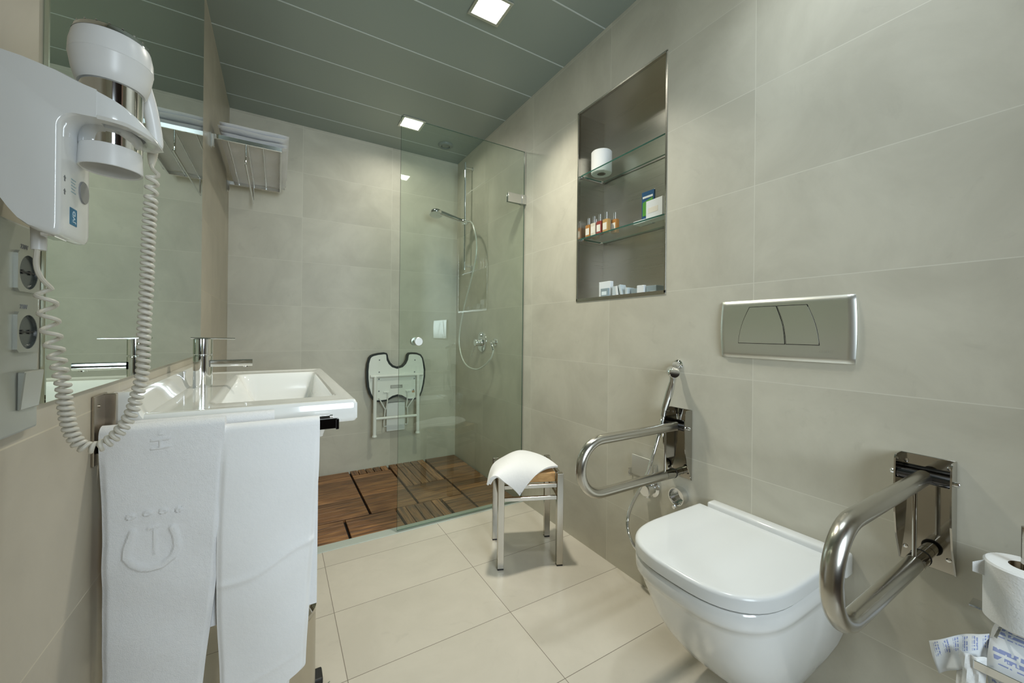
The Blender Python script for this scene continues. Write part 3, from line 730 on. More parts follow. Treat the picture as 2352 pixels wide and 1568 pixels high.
hd = thing('hair_dryer', 'white and chrome hair dryer hanging in its wall holder', 'hair dryer', (HC.x, HC.y, 1.19))
O = (HC.x, HC.y, 0); ax = (0, 0, 1)
bm = B(); lathe(bm, [(0.0240, 1.2885), (0.0290, 1.2855), (0.0310, 1.288), (0.0340, 1.299), (0.0366, 1.3150), (0.0368, 1.3155), (0.0363, 1.3160), (0.0367, 1.3165), (0.0362, 1.328), (0.0340, 1.339), (0.0325, 1.3425), (0.0, 1.3425)], O, ax, 64, cap=False); head = obj('motor_housing', bm, M_DRY2, hd, True)
bm = B(); lathe(bm, [(0.0338, 1.3405), (0.0328, 1.3450), (0.0300, 1.3480), (0.0230, 1.3495), (0.0, 1.3500)], O, ax, 64, cap=False)
for k in range(18):
    a = 2 * PI * k / 18; lathe(bm, [(0.0012, 0), (0.0007, 0.0012)], (HC.x + 0.0312 * math.cos(a), HC.y + 0.0312 * math.sin(a), 1.3470), ax, 6)
obj('intake_cap', bm, M_CHROME, hd, True)
bm = B(); lathe(bm, [(0.0272, 1.213), (0.0272, 1.2870)], O, ax, 64); obj('chrome_barrel', bm, M_CHROME, hd, True)
bm = B(); lathe(bm, [(0.0240, 1.2145), (0.0268, 1.2135), (0.0272, 1.209), (0.0282, 1.1885), (0.0276, 1.1878), (0.0258, 1.189), (0.0245, 1.209), (0.0, 1.210)], O, ax, 64, cap=False); obj('nozzle', bm, M_DRY2, hd, True)
# short folded handle on the far side of the ring
bm = B(); hp = [(-0.1530, 0.680, 1.318), (-0.1490, 0.690, 1.298), (-0.1455, 0.695, 1.275), (-0.1430, 0.697, 1.253), (-0.1430, 0.697, 1.240)]
tube(bm, smooth_path(hp, 5), [0.0078] * 17 + [0.0076, 0.0072, 0.006, 0.004], 20); obj('handle', bm, M_DRY2, hd, True)
bm = B(); tube(bm, [(-0.1445, 0.693, 1.240), (-0.1448, 0.690, 1.226), (-0.1440, 0.684, 1.214)], [0.0058, 0.0050, 0.0030], 14); obj('cord_sleeve', bm, M_CORD, hd, True)
# coiled cord
cpts = [(-0.1355, 1.194), (-0.137, 1.165), (-0.139, 1.111), (-0.140, 1.056), (-0.142, 1.002), (-0.143, 0.948), (-0.147, 0.922), (-0.154, 0.893), (-0.167, 0.870), (-0.182, 0.859), (-0.196, 0.863), (-0.205, 0.883), (-0.209, 0.911), (-0.211, 0.936), (-0.216, 0.966), (-0.221, 0.996), (-0.224, 1.026), (-0.2265, 1.045)]
C3 = smooth_path([(x, 0.65, z) for x, z in cpts], 24)
L_ = [0.0]
for i in range(1, len(C3)): L_.append(L_[-1] + (C3[i] - C3[i - 1]).length)
tot = L_[-1]
def at_len(s):
    lo = 0; hi = len(L_) - 1
    while hi - lo > 1:
        m_ = (lo + hi) // 2
        if L_[m_] <= s: lo = m_
        else: hi = m_
    f = (s - L_[lo]) / max(L_[hi] - L_[lo], 1e-9)
    return C3[lo].lerp(C3[hi], f), (C3[hi] - C3[lo]).normalized()
def pitch(s):
    t = s / tot
    if t < 0.06: return 0.0120
    if t < 0.66: return 0.0074
    if t < 0.76: return 0.0064
    return lerp(0.0068, 0.0205, sstep(0.76, 0.97, t))
hel = []; s = 0; ph = 0; DPH = 2 * PI / 12
while s < tot:
    c, tn = at_len(s)
    side_ = Vector((0, 1, 0)); u_ = tn.cross(side_).normalized(); v_ = side_
    rr = 0.0050 + 0.0022 * sstep(0.78, 0.95, s / tot)
    hel.append(c + (u_ * math.cos(ph) + v_ * math.sin(ph)) * rr)
    ph += DPH; s += pitch(s) * DPH / (2 * PI)
start = smooth_path([(-0.1440, 0.684, 1.215), (-0.1405, 0.672, 1.206), tuple(hel[0])], 4)[:-1]
endp = smooth_path([tuple(hel[-1]), (-0.2275, 0.645, 1.056), (-0.2300, 0.642, 1.070), (-0.2285, 0.640, 1.088)], 5)[1:]
bm = B(); tube(bm, start + hel + endp, 0.0024, 8); obj('coiled_cord', bm, M_CORD, hd, True)

# ------------------------------------------------------------------ steel-lined recess with glass shelves
nc = thing('recessed_cabinet', 'stainless steel lined recess with glass shelves in the right wall', 'cabinet', (XR, 1.22, NZ0))
NX1 = XR + 0.170
bm = B(); e = 0.0015
box(bm, NX1 - 0.003, NX1, NY0, NY1, NZ0, NZ1); box(bm, XR, NX1, NY0, NY0 + 0.003, NZ0, NZ1); box(bm, XR, NX1, NY1 - 0.003, NY1, NZ0, NZ1)
box(bm, XR, NX1, NY0, NY1, NZ0, NZ0 + 0.003); box(bm, XR, NX1, NY0, NY1, NZ1 - 0.003, NZ1)
obj('lining', bm, M_NICHE, nc)
bm = B(); f = 0.011
box(bm, XR - 0.003, XR + 0.012, NY0 - 0.004, NY1 + 0.004, NZ1 - 0.004, NZ1 + 0.004, 0.0008, 1); box(bm, XR - 0.003, XR + 0.012, NY0 - 0.004, NY1 + 0.004, NZ0 - 0.004, NZ0 + f, 0.0008, 1)
box(bm, XR - 0.003, XR + 0.012, NY0 - 0.004, NY0 + 0.004, NZ0, NZ1, 0.0008, 1); box(bm, XR - 0.003, XR + 0.012, NY1 - 0.004, NY1 + 0.004, NZ0, NZ1, 0.0008, 1)
obj('frame', bm, M_SATIN, nc)
SH = []
for z, lb in ((1.766, 'clear glass shelf holding the toilet roll in the steel recess'), (1.458, 'clear glass shelf holding small bottles in the steel recess')):
    bm = B(); box(bm, XR + 0.012, NX1 - 0.012, NY0 + 0.004, NY1 - 0.006, z - 0.003, z + 0.003)
    for fc in bm.faces:
        if abs(fc.normal.z) < 0.5: fc.material_index = 1
    bm.normal_update()
    for fc in bm.faces: fc.material_index = 0 if abs(fc.normal.z) > 0.5 else 1
    tag(obj('glass_shelf', bm, M_SHELF, mats=[M_SHELF, M_GEDGE]), lb, 'shelf', 'glass shelves in the recess')
    for ysd, sg in ((NY1 - 0.003, -1), (NY0 + 0.003, 1)):
        bm = B()
        tube(bm, [(XR + 0.018, ysd + sg * 0.006, z - 0.008), (NX1 - 0.02, ysd + sg * 0.006, z - 0.008)], 0.0025, 8)
        for x in (XR + 0.022, NX1 - 0.026):
            box(bm, x - 0.006, x + 0.006, min(ysd, ysd + sg * 0.018), max(ysd, ysd + sg * 0.018), z - 0.0065, z - 0.0032, 0.0008, 1)
        obj('shelf_support', bm, M_CHROME, nc, True)

def paper_roll(name, c, R_, r_, h, axis, label, group=None):
    bm = B(); a = Vector(axis)
    o = Vector(c) - a * h / 2
    lathe(bm, [(r_, 0.0), (R_ - 0.003, 0.0), (R_, 0.003), (R_, h - 0.003), (R_ - 0.003, h), (r_, h)], o, a, 48, cap=False, mi=0)
    lathe(bm, [(r_, h), (r_, 0)], o, a, 48, cap=False, mi=1)
    lathe(bm, [(r_ - 0.0012, h), (r_ - 0.0012, 0)], o, a, 48, cap=False, mi=1)
    return tag(obj(name, bm, M_PAPER, smooth=True, mats=[M_PAPER, M_CARDB]), label, 'toilet paper', group)
paper_roll('toilet_roll', (1.335, 1.397, 1.8220), 0.049, 0.020, 0.105, (0, 0, 1), 'white toilet roll standing on the upper glass shelf')

def bottle(x, y, z, m, label):
    t = thing('toiletry_bottle', label, 'bottle', (x, y, z), 'small bottles on the lower glass shelf')
    bm = B(); prism(bm, rrect(x - 0.011, x + 0.011, y - 0.0165, y + 0.0165, 0.004), lambda u, v, d: (u, v, z + d), 0, 0.062, bev=0.003); obj('body', bm, m, t, True)
    bm = B(); prism(bm, rrect(y - 0.012, y + 0.012, z + 0.014, z + 0.046, 0.001), lambda u, v, d: (x - 0.0112 + d, u, v), -0.0003, 0.0); obj('paper_label', bm, M_CREAM, t)
    bm = B(); lathe(bm, [(0.0055, 0.060), (0.0055, 0.064), (0.0068, 0.064), (0.0068, 0.095), (0.006, 0.096)], (x, y, z), seg=20); obj('cap', bm, M_SILV, t, True)
bz = 1.4610
bottle(1.292, 1.433, bz, M_AMB, 'small amber bottle with a silver cap, first from the shower side')
bottle(1.290, 1.394, bz, M_MILK, 'small milky bottle with a silver cap, between the amber and the red one')
bottle(1.290, 1.355, bz, M_RED, 'small dark red bottle with a silver cap on the glass shelf')
bottle(1.290, 1.314, bz, M_GOLD, 'small golden bottle with a silver cap beside the red one')
bottle(1.326, 1.296, bz, M_AMB, 'small amber bottle standing behind the golden one')
bottle(1.330, 1.425, bz, M_GOLD, 'small golden bottle standing behind the first amber one')

def carton(name, x0, x1, y0, y1, z0, z1, m, label, cat='box', ang=0, tilt=0, lab=None, group='small boxes in the steel recess'):
    c = Vector(((x0 + x1) / 2, (y0 + y1) / 2, z0))
    M = Matrix.Translation(c) @ Matrix.Rotation(math.radians(ang), 4, 'Z') @ Matrix.Rotation(math.radians(tilt), 4, 'X') @ Matrix.Translation(-c)
    if tilt:
        corners = [M @ Vector((x0, y, z)) for y in (y0, y1) for z in (z0, z1)]
        M = Matrix.Translation((0, 0, z0 - min(q.z for q in corners))) @ M
    bm = B(); box(bm, x0, x1, y0, y1, z0, z1, 0.0008, 1, M=None)
    for v in bm.verts: v.co = M @ v.co
    o = tag(obj(name, bm, m), label, cat, group)
    if lab:
        bm = B(); ya_, yb2, za, zb = lab[:4]; box(bm, x0 - 0.0005, x0, y0 + (y1 - y0) * ya_, y0 + (y1 - y0) * yb2, z0 + (z1 - z0) * za, z0 + (z1 - z0) * zb)
        for v in bm.verts: v.co = M @ v.co
        obj('paper_label', bm, lab[4], o)
    return o
carton('soap_box', 1.285, 1.330, 1.003, 1.087, bz, 1.540, M_WCARD, 'pale box with a cream label at the end of the lower glass shelf', lab=(0.25, 0.85, 0.35, 0.62, M_CREAM), ang=-4)
carton('soap_bar', 1.292, 1.340, 1.093, 1.158, bz, 1.474, M_WCARD, 'flat pale packet lying on the lower glass shelf')
pk = carton('wrapped_packet', 1.334, 1.342, 1.086, 1.150, bz, 1.603, M_NAVY, 'upright blue and green packet behind the pale box', 'packet')
bm = B(); prism(bm, [(1.092, 1.500), (1.144, 1.500), (1.144, 1.558), (1.092, 1.572)], YZ(1.334), -0.0012, -0.0006); obj('green_panel', bm, M_GREEN, pk)
bm = B(); box(bm, 1.3330, 1.3338, 1.092, 1.144, 1.5745, 1.583); obj('white_stripe', bm, M_WCARD, pk)
bb = NZ0 + 0.0030
carton('amenity_box', 1.288, 1.308, 1.286, 1.355, bb, bb + 0.080, M_WCARD, 'tall pale box standing in the recess floor near its shower end', ang=3)
carton('amenity_box', 1.268, 1.278, 1.278, 1.325, bb, bb + 0.046, M_GREYB, 'small grey-blue box with a white label in front of the tall pale one', lab=(0.2, 0.85, 0.35, 0.7, M_WPRINT))
carton('amenity_sachet', 1.284, 1.312, 1.249, 1.268, bb, bb + 0.052, M_PALEB, 'thin pale blue sachet beside the small grey-blue box', 'sachet')
carton('amenity_sachet', 1.284, 1.316, 1.232, 1.245, bb, bb + 0.052, M_WCARD, 'thin white sachet leaning next to the pale blue one', 'sachet', tilt=-6)
carton('amenity_sachet', 1.282, 1.318, 1.205, 1.216, bb, bb + 0.056, M_PALEB, 'steeply leaning pale blue sachet in the middle of the recess floor', 'sachet', tilt=-16)
carton('amenity_box', 1.282, 1.325, 1.178, 1.190, bb, bb + 0.040, M_PALEB, 'narrow pale box standing just past the leaning sachet')
carton('amenity_box', 1.300, 1.345, 1.128, 1.175, bb, bb + 0.034, M_GREYB, 'dark grey-blue box behind the narrow pale one')
carton('amenity_box', 1.275, 1.290, 1.085, 1.120, bb, bb + 0.041, M_WCARD, 'small white box standing by the toilet end of the recess floor')
carton('amenity_box', 1.283, 1.330, 1.030, 1.080, bb, bb + 0.036, M_GREYB, 'low grey-blue wedge of folded boxes at the end of the recess', ang=0, lab=(0.1, 0.6, 0.1, 0.4, M_PALEB))
carton('soap_bar', 1.266, 1.281, 1.335, 1.385, bb, bb + 0.005, M_WCARD, 'flat white card lying on the recess floor')

# ------------------------------------------------------------------ flush plate
fp = thing('flush_plate', 'satin steel flush plate with two buttons above the toilet', 'flush plate', (XR, 0.57, 1.017))
def plate_x(y, z):
    t = (z - 1.017) / 0.09; s = (y - 0.569) / 0.172
    return XR - 0.0125 + 0.0035 * t * t + 0.0015 * s * s
bm = B(); NU, NV = 40, 24; g1 = []
def pedge(v):  # bowed ends
    return 0.172 + 0.004 * (1 - (2 * v - 1) ** 2)
for i in range(NU + 1):
    row = []
    for j in range(NV + 1):
        v = j / NV; u = i / NU; y = 0.569 + (2 * u - 1) * pedge(v); z = 0.928 + 0.178 * v
        d = min((1 - abs(2 * u - 1)) * 0.172, min(v, 1 - v) * 0.178); rr = 0.006
        x = plate_x(y, z) + (rr - math.sqrt(max(0, rr * rr - (rr - min(d, rr)) ** 2)))
        row.append(bm.verts.new((x, y, z)))
    g1.append(row)
for i in range(NU):
    for j in range(NV): bm.faces.new((g1[i][j], g1[i + 1][j], g1[i + 1][j + 1], g1[i][j + 1]))
edge = [g1[i][0] for i in range(NU + 1)] + [g1[NU][j] for j in range(1, NV + 1)] + [g1[i][NV] for i in range(NU - 1, -1, -1)] + [g1[0][j] for j in range(NV - 1, 0, -1)]
bk = [bm.verts.new((XR, v.co.y, v.co.z)) for v in edge]
for k in range(len(edge)): bm.faces.new((edge[k], edge[(k + 1) % len(edge)], bk[(k + 1) % len(edge)], bk[k]))
bm.faces.new(bk)
obj('plate', bm, M_PLATE, fp, True)
def crv(p, q, bow, n=8):
    return [(lerp(p[0], q[0], k / n) + bow * math.sin(PI * k / n), lerp(p[1], q[1], k / n)) for k in range(n + 1)]
def button(tl, bl, tr_, br, bowl, bowr):
    def outl(g):
        l = crv((tl[0] - g, tl[1] - g), (bl[0] - g, bl[1] + g), bowl); r = crv((br[0] + g, br[1] + g), (tr_[0] + g, tr_[1] - g), bowr)
        return l + r
    for g, d, m_, nm in ((0.0, 0.0003, M_GAPB, 'button_gap'), (0.0017, 0.0014, M_PLATE, 'button')):
        pts = outl(g); bm = B()
        a = [bm.verts.new((plate_x(y, z) - d, y, z)) for y, z in pts]; b2 = [bm.verts.new((plate_x(y, z) + 0.001, y, z)) for y, z in pts]
        f0 = bm.faces.new(a); bm.faces.new(b2[::-1])
        for k in range(len(a)): bm.faces.new((a[k], b2[k], b2[(k + 1) % len(a)], a[(k + 1) % len(a)]))
        if nm == 'button':
            r = bmesh.ops.poke(bm, faces=[f0]); 
            for v in r['verts']: v.co.x -= 0.0004
            obj(nm, bm, m_, fp, True)
        else: obj(nm, bm, m_, fp)
button((0.652, 1.0857), (0.6845, 0.9735), (0.5755, 1.0857), (0.5515, 0.9735), 0.006, -0.006)
button((0.5745, 1.0857), (0.5505, 0.9735), (0.4985, 1.0857), (0.4690, 0.9735), -0.006, -0.006)
text('lettering', 'GEBERIT', 0.0085, basis((plate_x(0.455, 0.957) - 0.0002, 0.455, 0.957), (0, -1, 0), (0, 0, 1)), M_ALU, fp, 0.0001)

# ------------------------------------------------------------------ toilet
TY = 0.602
to = thing('toilet', 'white wall-hung toilet with its lid closed', 'toilet', (XR, TY, 0.20))
def dshape(xf, xs, hw, xb, n_=2.9, N_=26, wb=None):
    pts = []
    for k in range(N_ + 1):
        a = -PI / 2 + PI * k / N_
        c, s_ = math.cos(a), math.sin(a)
        pts.append((xs - (xs - xf) * abs(c) ** (2 / n_), TY + hw * (abs(s_) ** (2 / n_)) * (1 if s_ > 0 else -1)))
    w2 = wb if wb else hw
    m_ = [(lerp(xs, xb, t), TY + lerp(hw, w2, t ** 4)) for t in (0.3, 0.6, 0.8, 0.9, 1.0)]
    return pts + m_ + [(x, 2 * TY - y) for x, y in m_[::-1]]
def loft(bm, levels, capb=True, capt=True):
    rings = [[bm.verts.new((x, y, z)) for x, y in pts] for z, pts in levels]
    n = len(rings[0])
    for a, b2 in zip(rings[:-1], rings[1:]):
        for k in range(n): bm.faces.new((a[k], a[(k + 1) % n], b2[(k + 1) % n], b2[k]))
    if capb: bm.faces.new(rings[0][::-1])
    if capt: bm.faces.new(rings[-1])
bm = B(); lv = []
for z, xf, xs, hw, wb in ((0.052, 1.12, 1.20, 0.090, 0.100), (0.060, 1.075, 1.19, 0.105, 0.106), (0.080, 1.035, 1.17, 0.118, 0.116), (0.10, 1.005, 1.15, 0.128, 0.127), (0.15, 0.948, 1.12, 0.143, 0.152), (0.20, 0.905, 1.09, 0.155, 0.174), (0.25, 0.872, 1.07, 0.166, 0.190), (0.30, 0.850, 1.06, 0.175, 0.190), (0.34, 0.832, 1.045, 0.181, 0.188), (0.355, 0.826, 1.04, 0.183, 0.187), (0.362, 0.817, 1.032, 0.187, 0.187), (0.370, 0.8145, 1.03, 0.188, 0.188), (0.395, 0.8140, 1.03, 0.1885, 0.1885), (0.401, 0.818, 1.03, 0.185, 0.185)):
    lv.append((z, dshape(xf, xs, hw, XR - 0.0005, wb=wb)))
loft(bm, lv); obj('bowl', bm, M_TOIL, to, True)
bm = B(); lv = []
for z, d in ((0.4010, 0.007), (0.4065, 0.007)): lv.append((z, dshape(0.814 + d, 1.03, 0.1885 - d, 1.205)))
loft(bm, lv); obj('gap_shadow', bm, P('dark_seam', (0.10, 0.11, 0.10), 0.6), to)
bm = B(); lv = []
for z, d in ((0.4060, 0.002), (0.4075, 0.0), (0.432, -0.0005), (0.4355, 0.0005), (0.4385, 0.003), (0.4400, 0.007), (0.4405, 0.012)): lv.append((z, dshape(0.8125 + d, 1.03, 0.1895 - d, 1.2085 - max(0, d) * 0.4)))
loft(bm, lv, capt=False)
last = lv[-1][1]; z0_ = 0.4405
prev = [v for v in bm.verts if abs(v.co.z - z0_) < 1e-6]
n_ = len(last); ringv = prev[-n_:]
for sc_, zz in ((0.8, 0.4413), (0.5, 0.4420), (0.2, 0.4423)):
    nr = [bm.verts.new((1.02 + (x - 1.02) * sc_, TY + (y - TY) * sc_, zz)) for x, y in last]
    for k in range(n_): bm.faces.new((ringv[k], ringv[(k + 1) % n_], nr[(k + 1) % n_], nr[k]))
    ringv = nr
bm.faces.new(ringv); obj('lid', bm, M_SEATP, to, True)
bm = B(); box(bm, 1.211, XR - 0.0005, TY - 0.205, TY + 0.163, 0.396, 0.453, 0.007, 3)
obj('rear_ledge', bm, M_TOIL, to, True)
bm = B(); box(bm, 1.195, 1.213, TY - 0.170, TY + 0.160, 0.405, 0.436, 0.003, 2); obj('hinge', bm, M_SEATP, to, True)

# ------------------------------------------------------------------ fold-down grab bars
def grab_bar(yc, tip, ztop, zbot, label):
    t = thing('grab_bar', label, 'grab bar', (XR, yc, 0.6), 'fold-down steel grab bars either side of the toilet')
    zt, zb = ztop, zbot; r = 0.0155; R_ = (zt - zb) / 2; xc = tip + r + R_; zc_ = (zt + zb) / 2
    # slight squarish bend
    pts = [(XR - 0.030, yc, zt), (XR - 0.08, yc, zt)]
    pts += [(lerp(XR - 0.08, xc, k / 8), yc, zt) for k in range(1, 9)]
    pts += [(xc - R_ * math.sin(PI * k / 20), yc, zc_ + R_ * math.cos(PI * k / 20)) for k in range(1, 20)]
    pts += [(lerp(xc, XR - 0.085, k / 8), yc, zb) for k in range(0, 9)]
    bm = B(); tube(bm, pts, r, 28); obj('tube', bm, M_SATIN, t, True)
    bm = B(); lathe(bm, [(0.0165, 0), (0.0165, 0.045)], (XR - 0.088, yc, zb), (1, 0, 0), 24); lathe(bm, [(0.0135, 0), (0.0135, 0.040)], (XR - 0.044, yc, zb), (1, 0, 0), 24); obj('stop_sleeve', bm, M_POL, t, True)
    bm = B(); lathe(bm, [(0.0175, 0), (0.0175, 0.003)], (XR - 0.045, yc, zb), (1, 0, 0), 24); obj('rubber_ring', bm, M_BLACK, t, True)
    bm = B(); tube(bm, [(XR - 0.088, yc, zb), (XR - 0.088, yc, zt)], 0.004, 12); obj('strut', bm, M_POL, t, True)
    hw = 0.0435; z0_, z1_ = 0.487, 0.733
    bm = B(); box(bm, XR - 0.003, XR, yc - hw, yc + hw, z0_, z1_, 0.001, 1); obj('back_plate', bm, M_POL, t)
    for s_ in (-1, 1):
        y_ = yc + s_ * hw
        pr = [(-0.003, z0_), (-0.003, z1_)] + [(-0.030 - 0.012 * math.sin(PI / 2 * k / 5), z1_ - 0.014 * (1 - math.cos(PI / 2 * k / 5))) for k in range(6)] + [(-0.045, 0.66), (-0.042, 0.60), (-0.032, 0.55)]
        bm = B(); prism(bm, pr, lambda u, v, d: (XR + u, y_ + d, v), -0.0015, 0.0015); obj('side_plate', bm, M_POL, t)
        bm = B(); lathe(bm, [(0.006, 0), (0.006, 0.007), (0.0045, 0.009)], (XR - 0.028, y_ + s_ * 0.0015, ztop), (0, s_, 0), 18); obj('pin_cap', bm, M_CHROME, t, True)
    bm = B(); lathe(bm, [(0.0125, 0), (0.0125, 2 * hw - 0.004)], (XR - 0.028, yc - hw + 0.002, ztop), (0, 1, 0), 28); obj('pivot', bm, M_BCHROME, t, True)
    for z in (z1_ - 0.018, z0_ + 0.03):
        for s_ in (-1, 1):
            bm = B(); lathe(bm, [(0.0045, 0), (0.0042, 0.0015), (0.002, 0.002)], (XR - 0.003, yc + s_ * 0.034, z), (-1, 0, 0), 14); obj('screw', bm, M_CHROME, t, True)
grab_bar(0.890, 0.764, 0.672, 0.507, 'steel fold-down grab bar on the shower side of the toilet')
grab_bar(0.268, 0.742, 0.690, 0.518, 'steel fold-down grab bar on the paper roll side of the toilet')

# ------------------------------------------------------------------ bidet hand spray, valve, cup, card holder
bs = thing('bidet_spray', 'chrome hand spray with metal hose hooked on the wall', 'hand shower', (XR, 0.905, 0.88))
bm = B(); lathe(bm, [(0.018, 0), (0.018, 0.004), (0.012, 0.006), (0.010, 0.024)], (XR, 0.903, 0.889), (-1, 0, 0), 28); box(bm, 1.206, 1.234, 0.888, 0.910, 0.858, 0.880, 0.004, 2); obj('wall_hook', bm, M_CHROME, bs, True)
bm = B(); lathe(bm, [(0.0165, -0.020), (0.0190, -0.016), (0.0190, 0.014), (0.0165, 0.018)], (1.200, 0.889, 0.866), (0.5, 0.75, 0.1), 24)
tube(bm, [(1.200, 0.886, 0.862), (1.200, 0.889, 0.835), (1.200, 0.902, 0.790), (1.200, 0.922, 0.728)], [0.013, 0.0105, 0.0135, 0.0115], 18)
tube(bm, [(1.200, 0.922, 0.728), (1.200, 0.927, 0.703)], 0.0095, 14); obj('spray_head', bm, M_CHROME, bs, True)
hs_ = [(1.200, 0.926, 0.706), (1.200, 0.934, 0.665), (1.200, 0.948, 0.619), (1.200, 0.970, 0.549), (1.205, 0.997, 0.476), (1.205, 1.030, 0.405), (1.205, 1.068, 0.335), (1.205, 1.092, 0.266), (1.205, 1.090, 0.215), (1.205, 1.065, 0.175), (1.205, 1.028, 0.155), (1.210, 0.985, 0.148), (1.225, 0.955, 0.150), (1.249, 0.940, 0.155)]
sp_ = smooth_path(hs_, 40); bm = B(); tube(bm, sp_, [0.0068 if k % 2 else 0.0058 for k in range(len(sp_))], 10); obj('hose', bm, M_CHROME, bs, True)
vv = thing('angle_valve', 'small chrome wall valve under the bidet spray hose', 'valve', (XR, 1.015, 0.405))
bm = B(); lathe(bm, [(0.034, 0), (0.033, 0.004), (0.022, 0.009), (0.021, 0.024), (0.025, 0.027), (0.025, 0.046), (0.021, 0.050)], (XR, 1.012, 0.403), (-1, 0, 0), 28); obj('body', bm, M_CHROME, vv, True)
bm = B(); lathe(bm, [(0.014, 0), (0.015, 0.004), (0.015, 0.020), (0.012, 0.026)], (1.222, 1.026, 0.403), (0, 1, 0), 24); obj('knob', bm, M_CHROME, vv, True)
bm = B(); lathe(bm, [(0.009, 0), (0.009, 0.014)], (1.218, 1.006, 0.390), (0, 0, -1), 12); obj('outlet', bm, M_CHROME, vv, True)
cp = thing('cup_holder', 'small round chrome cup holder on the wall by the toilet lid', 'holder', (XR, 0.89, 0.42))
bm = B(); lathe(bm, [(0.0, 0.004), (0.026, 0.004), (0.028, 0.030), (0.031, 0.030), (0.031, 0.0), (0.0, 0.0)], (XR, 0.888, 0.420), (-1, 0, 0), 36, cap=False); obj('cup', bm, M_CHROME, cp, True)
bm = B(); tube(bm, [(XR, 0.892, 0.386), (XR - 0.03, 0.892, 0.383)], 0.004, 10); lathe(bm, [(0.006, 0), (0.008, 0.004), (0.006, 0.009)], (XR - 0.028, 0.892, 0.383), (-1, 0, 0), 16); obj('stud', bm, M_CHROME, cp, True)
ch = thing('paper_holder', 'square chrome paper holder with a cover plate behind the grab bar', 'holder', (XR, 1.055, 0.48))
bm = B(); box(bm, 1.236, 1.239, 1.000, 1.103, 0.436, 0.514, 0.0008, 1); obj('cover_plate', bm, M_PLATE, ch)
bm = B(); box(bm, 1.233, XR, 1.114, 1.118, 0.420, 0.452, 0.0008, 1); tube(bm, [(1.238, 1.000, 0.430), (1.238, 1.116, 0.430)], 0.003, 8); box(bm, 1.233, XR, 0.990, 0.994, 0.440, 0.500, 0.0008, 1); box(bm, 1.239, XR, 1.03, 1.06, 0.47, 0.50); obj('bracket', bm, M_CHROME, ch)

# ------------------------------------------------------------------ stool and cloth
SA = math.radians(-23.1); SCN = Vector((0.9815, 1.4965, 0)); MS = Matrix.Translation(SCN) @ Matrix.Rotation(SA, 4, 'Z')
st = thing('stool', 'square steel-framed stool with a wooden seat beside the shower door', 'stool', (SCN.x, SCN.y, 0))
hw_, hd_, lg, H = 0.1275, 0.120, 0.0135, 0.395
def lbox(bm, x0, x1, y0, y1, z0, z1, bev=0.001): 
    t_ = B(); box(t_, x0, x1, y0, y1, z0, z1, bev, 1)
    for v in t_.verts: v.co = MS @ v.co
    me = bpy.data.meshes.new('tmp'); t_.to_mesh(me); t_.free(); bm.from_mesh(me); bpy.data.meshes.remove(me)
M_STL = P('stool_steel', (0.48, 0.455, 0.40), 0.20, metal=1)
for sx in (-1, 1):
    for sy in (-1, 1):
        bm = B(); lbox(bm, sx * hw_ - lg, sx * hw_ + lg, sy * hd_ - lg, sy * hd_ + lg, 0.006, H); lo = obj('leg', bm, M_STL, st)
        bm = B(); lbox(bm, sx * hw_ - lg * 0.95, sx * hw_ + lg * 0.95, sy * hd_ - lg * 0.95, sy * hd_ + lg * 0.95, 0.0, 0.006, 0); obj('foot_pad', bm, M_BLACK, lo)
for zc_ in (0.343, 0.291):
    for s_ in (-1, 1):
        bm = B(); lbox(bm, -hw_ + lg, hw_ - lg, s_ * hd_ - 0.006, s_ * hd_ + 0.006, zc_ - 0.008, zc_ + 0.008); obj('rail', bm, M_STL, st)
        bm = B(); lbox(bm, s_ * hw_ - 0.006, s_ * hw_ + 0.006, -hd_ + lg, hd_ - lg, zc_ - 0.008, zc_ + 0.008); obj('rail', bm, M_STL, st)
bm = B()
for k in range(5):
    y0 = -hd_ + lg + 0.001 + k * 0.0428; lbox(bm, -hw_ + lg + 0.001, hw_ - lg - 0.001, y0, y0 + 0.0405, 0.352, 0.392, 0.0025)
obj('seat', bm, M_STOOLW, st)
for s_ in (-1, 1):
    bm = B(); lbox(bm, s_ * hw_ - 0.006, s_ * hw_ + 0.006, -hd_ + lg, hd_ - lg, 0.380, H); obj('rim', bm, M_STL, st)
# cloth laid diagonally over the stool, one corner hanging
CG = [[Vector((0.747, 1.430, 0.383)), Vector((0.845, 1.550, 0.405)), Vector((0.940, 1.600, 0.410))],
      [Vector((0.790, 1.400, 0.392)), Vector((0.900, 1.470, 0.434)), Vector((1.050, 1.570, 0.424))],
      [Vector((0.877, 1.385, 0.314)), Vector((0.962, 1.377, 0.394)), Vector((1.066, 1.370, 0.407))]]
def lag(t): return (2 * (t - 0.5) * (t - 1), 4 * t * (1 - t), 2 * t * (t - 0.5))
def clothp(s, t):
    a = lag(s); b2 = lag(t); p = Vector((0, 0, 0))
    for i in range(3):
        for j in range(3): p += CG[i][j] * (a[i] * b2[j])
    p += Vector((0, 0, 0.0025)) * math.sin(9 * s + 6 * t)
    e1 = math.exp(-(s / 0.16) ** 2) * math.exp(-(t / 0.30) ** 2)
    p += Vector((0.004, 0.004, -0.016)) * e1
    p += Vector((0, 0, 0.010)) * math.exp(-((s - 0.42) / 0.16) ** 2) * math.exp(-(t / 0.25) ** 2)
    return p
def clothpn(s, t):
    e_ = 1e-3
    p = clothp(s, t); du_ = clothp(min(s + e_, 1), t) - clothp(max(s - e_, 0), t); dv_ = clothp(s, min(t + e_, 1)) - clothp(s, max(t - e_, 0))
    n = du_.cross(dv_).normalized()
    if n.z < 0: n = -n
    return p, n
bm = B(); sheet(bm, clothpn, 36, 36, 0.008)
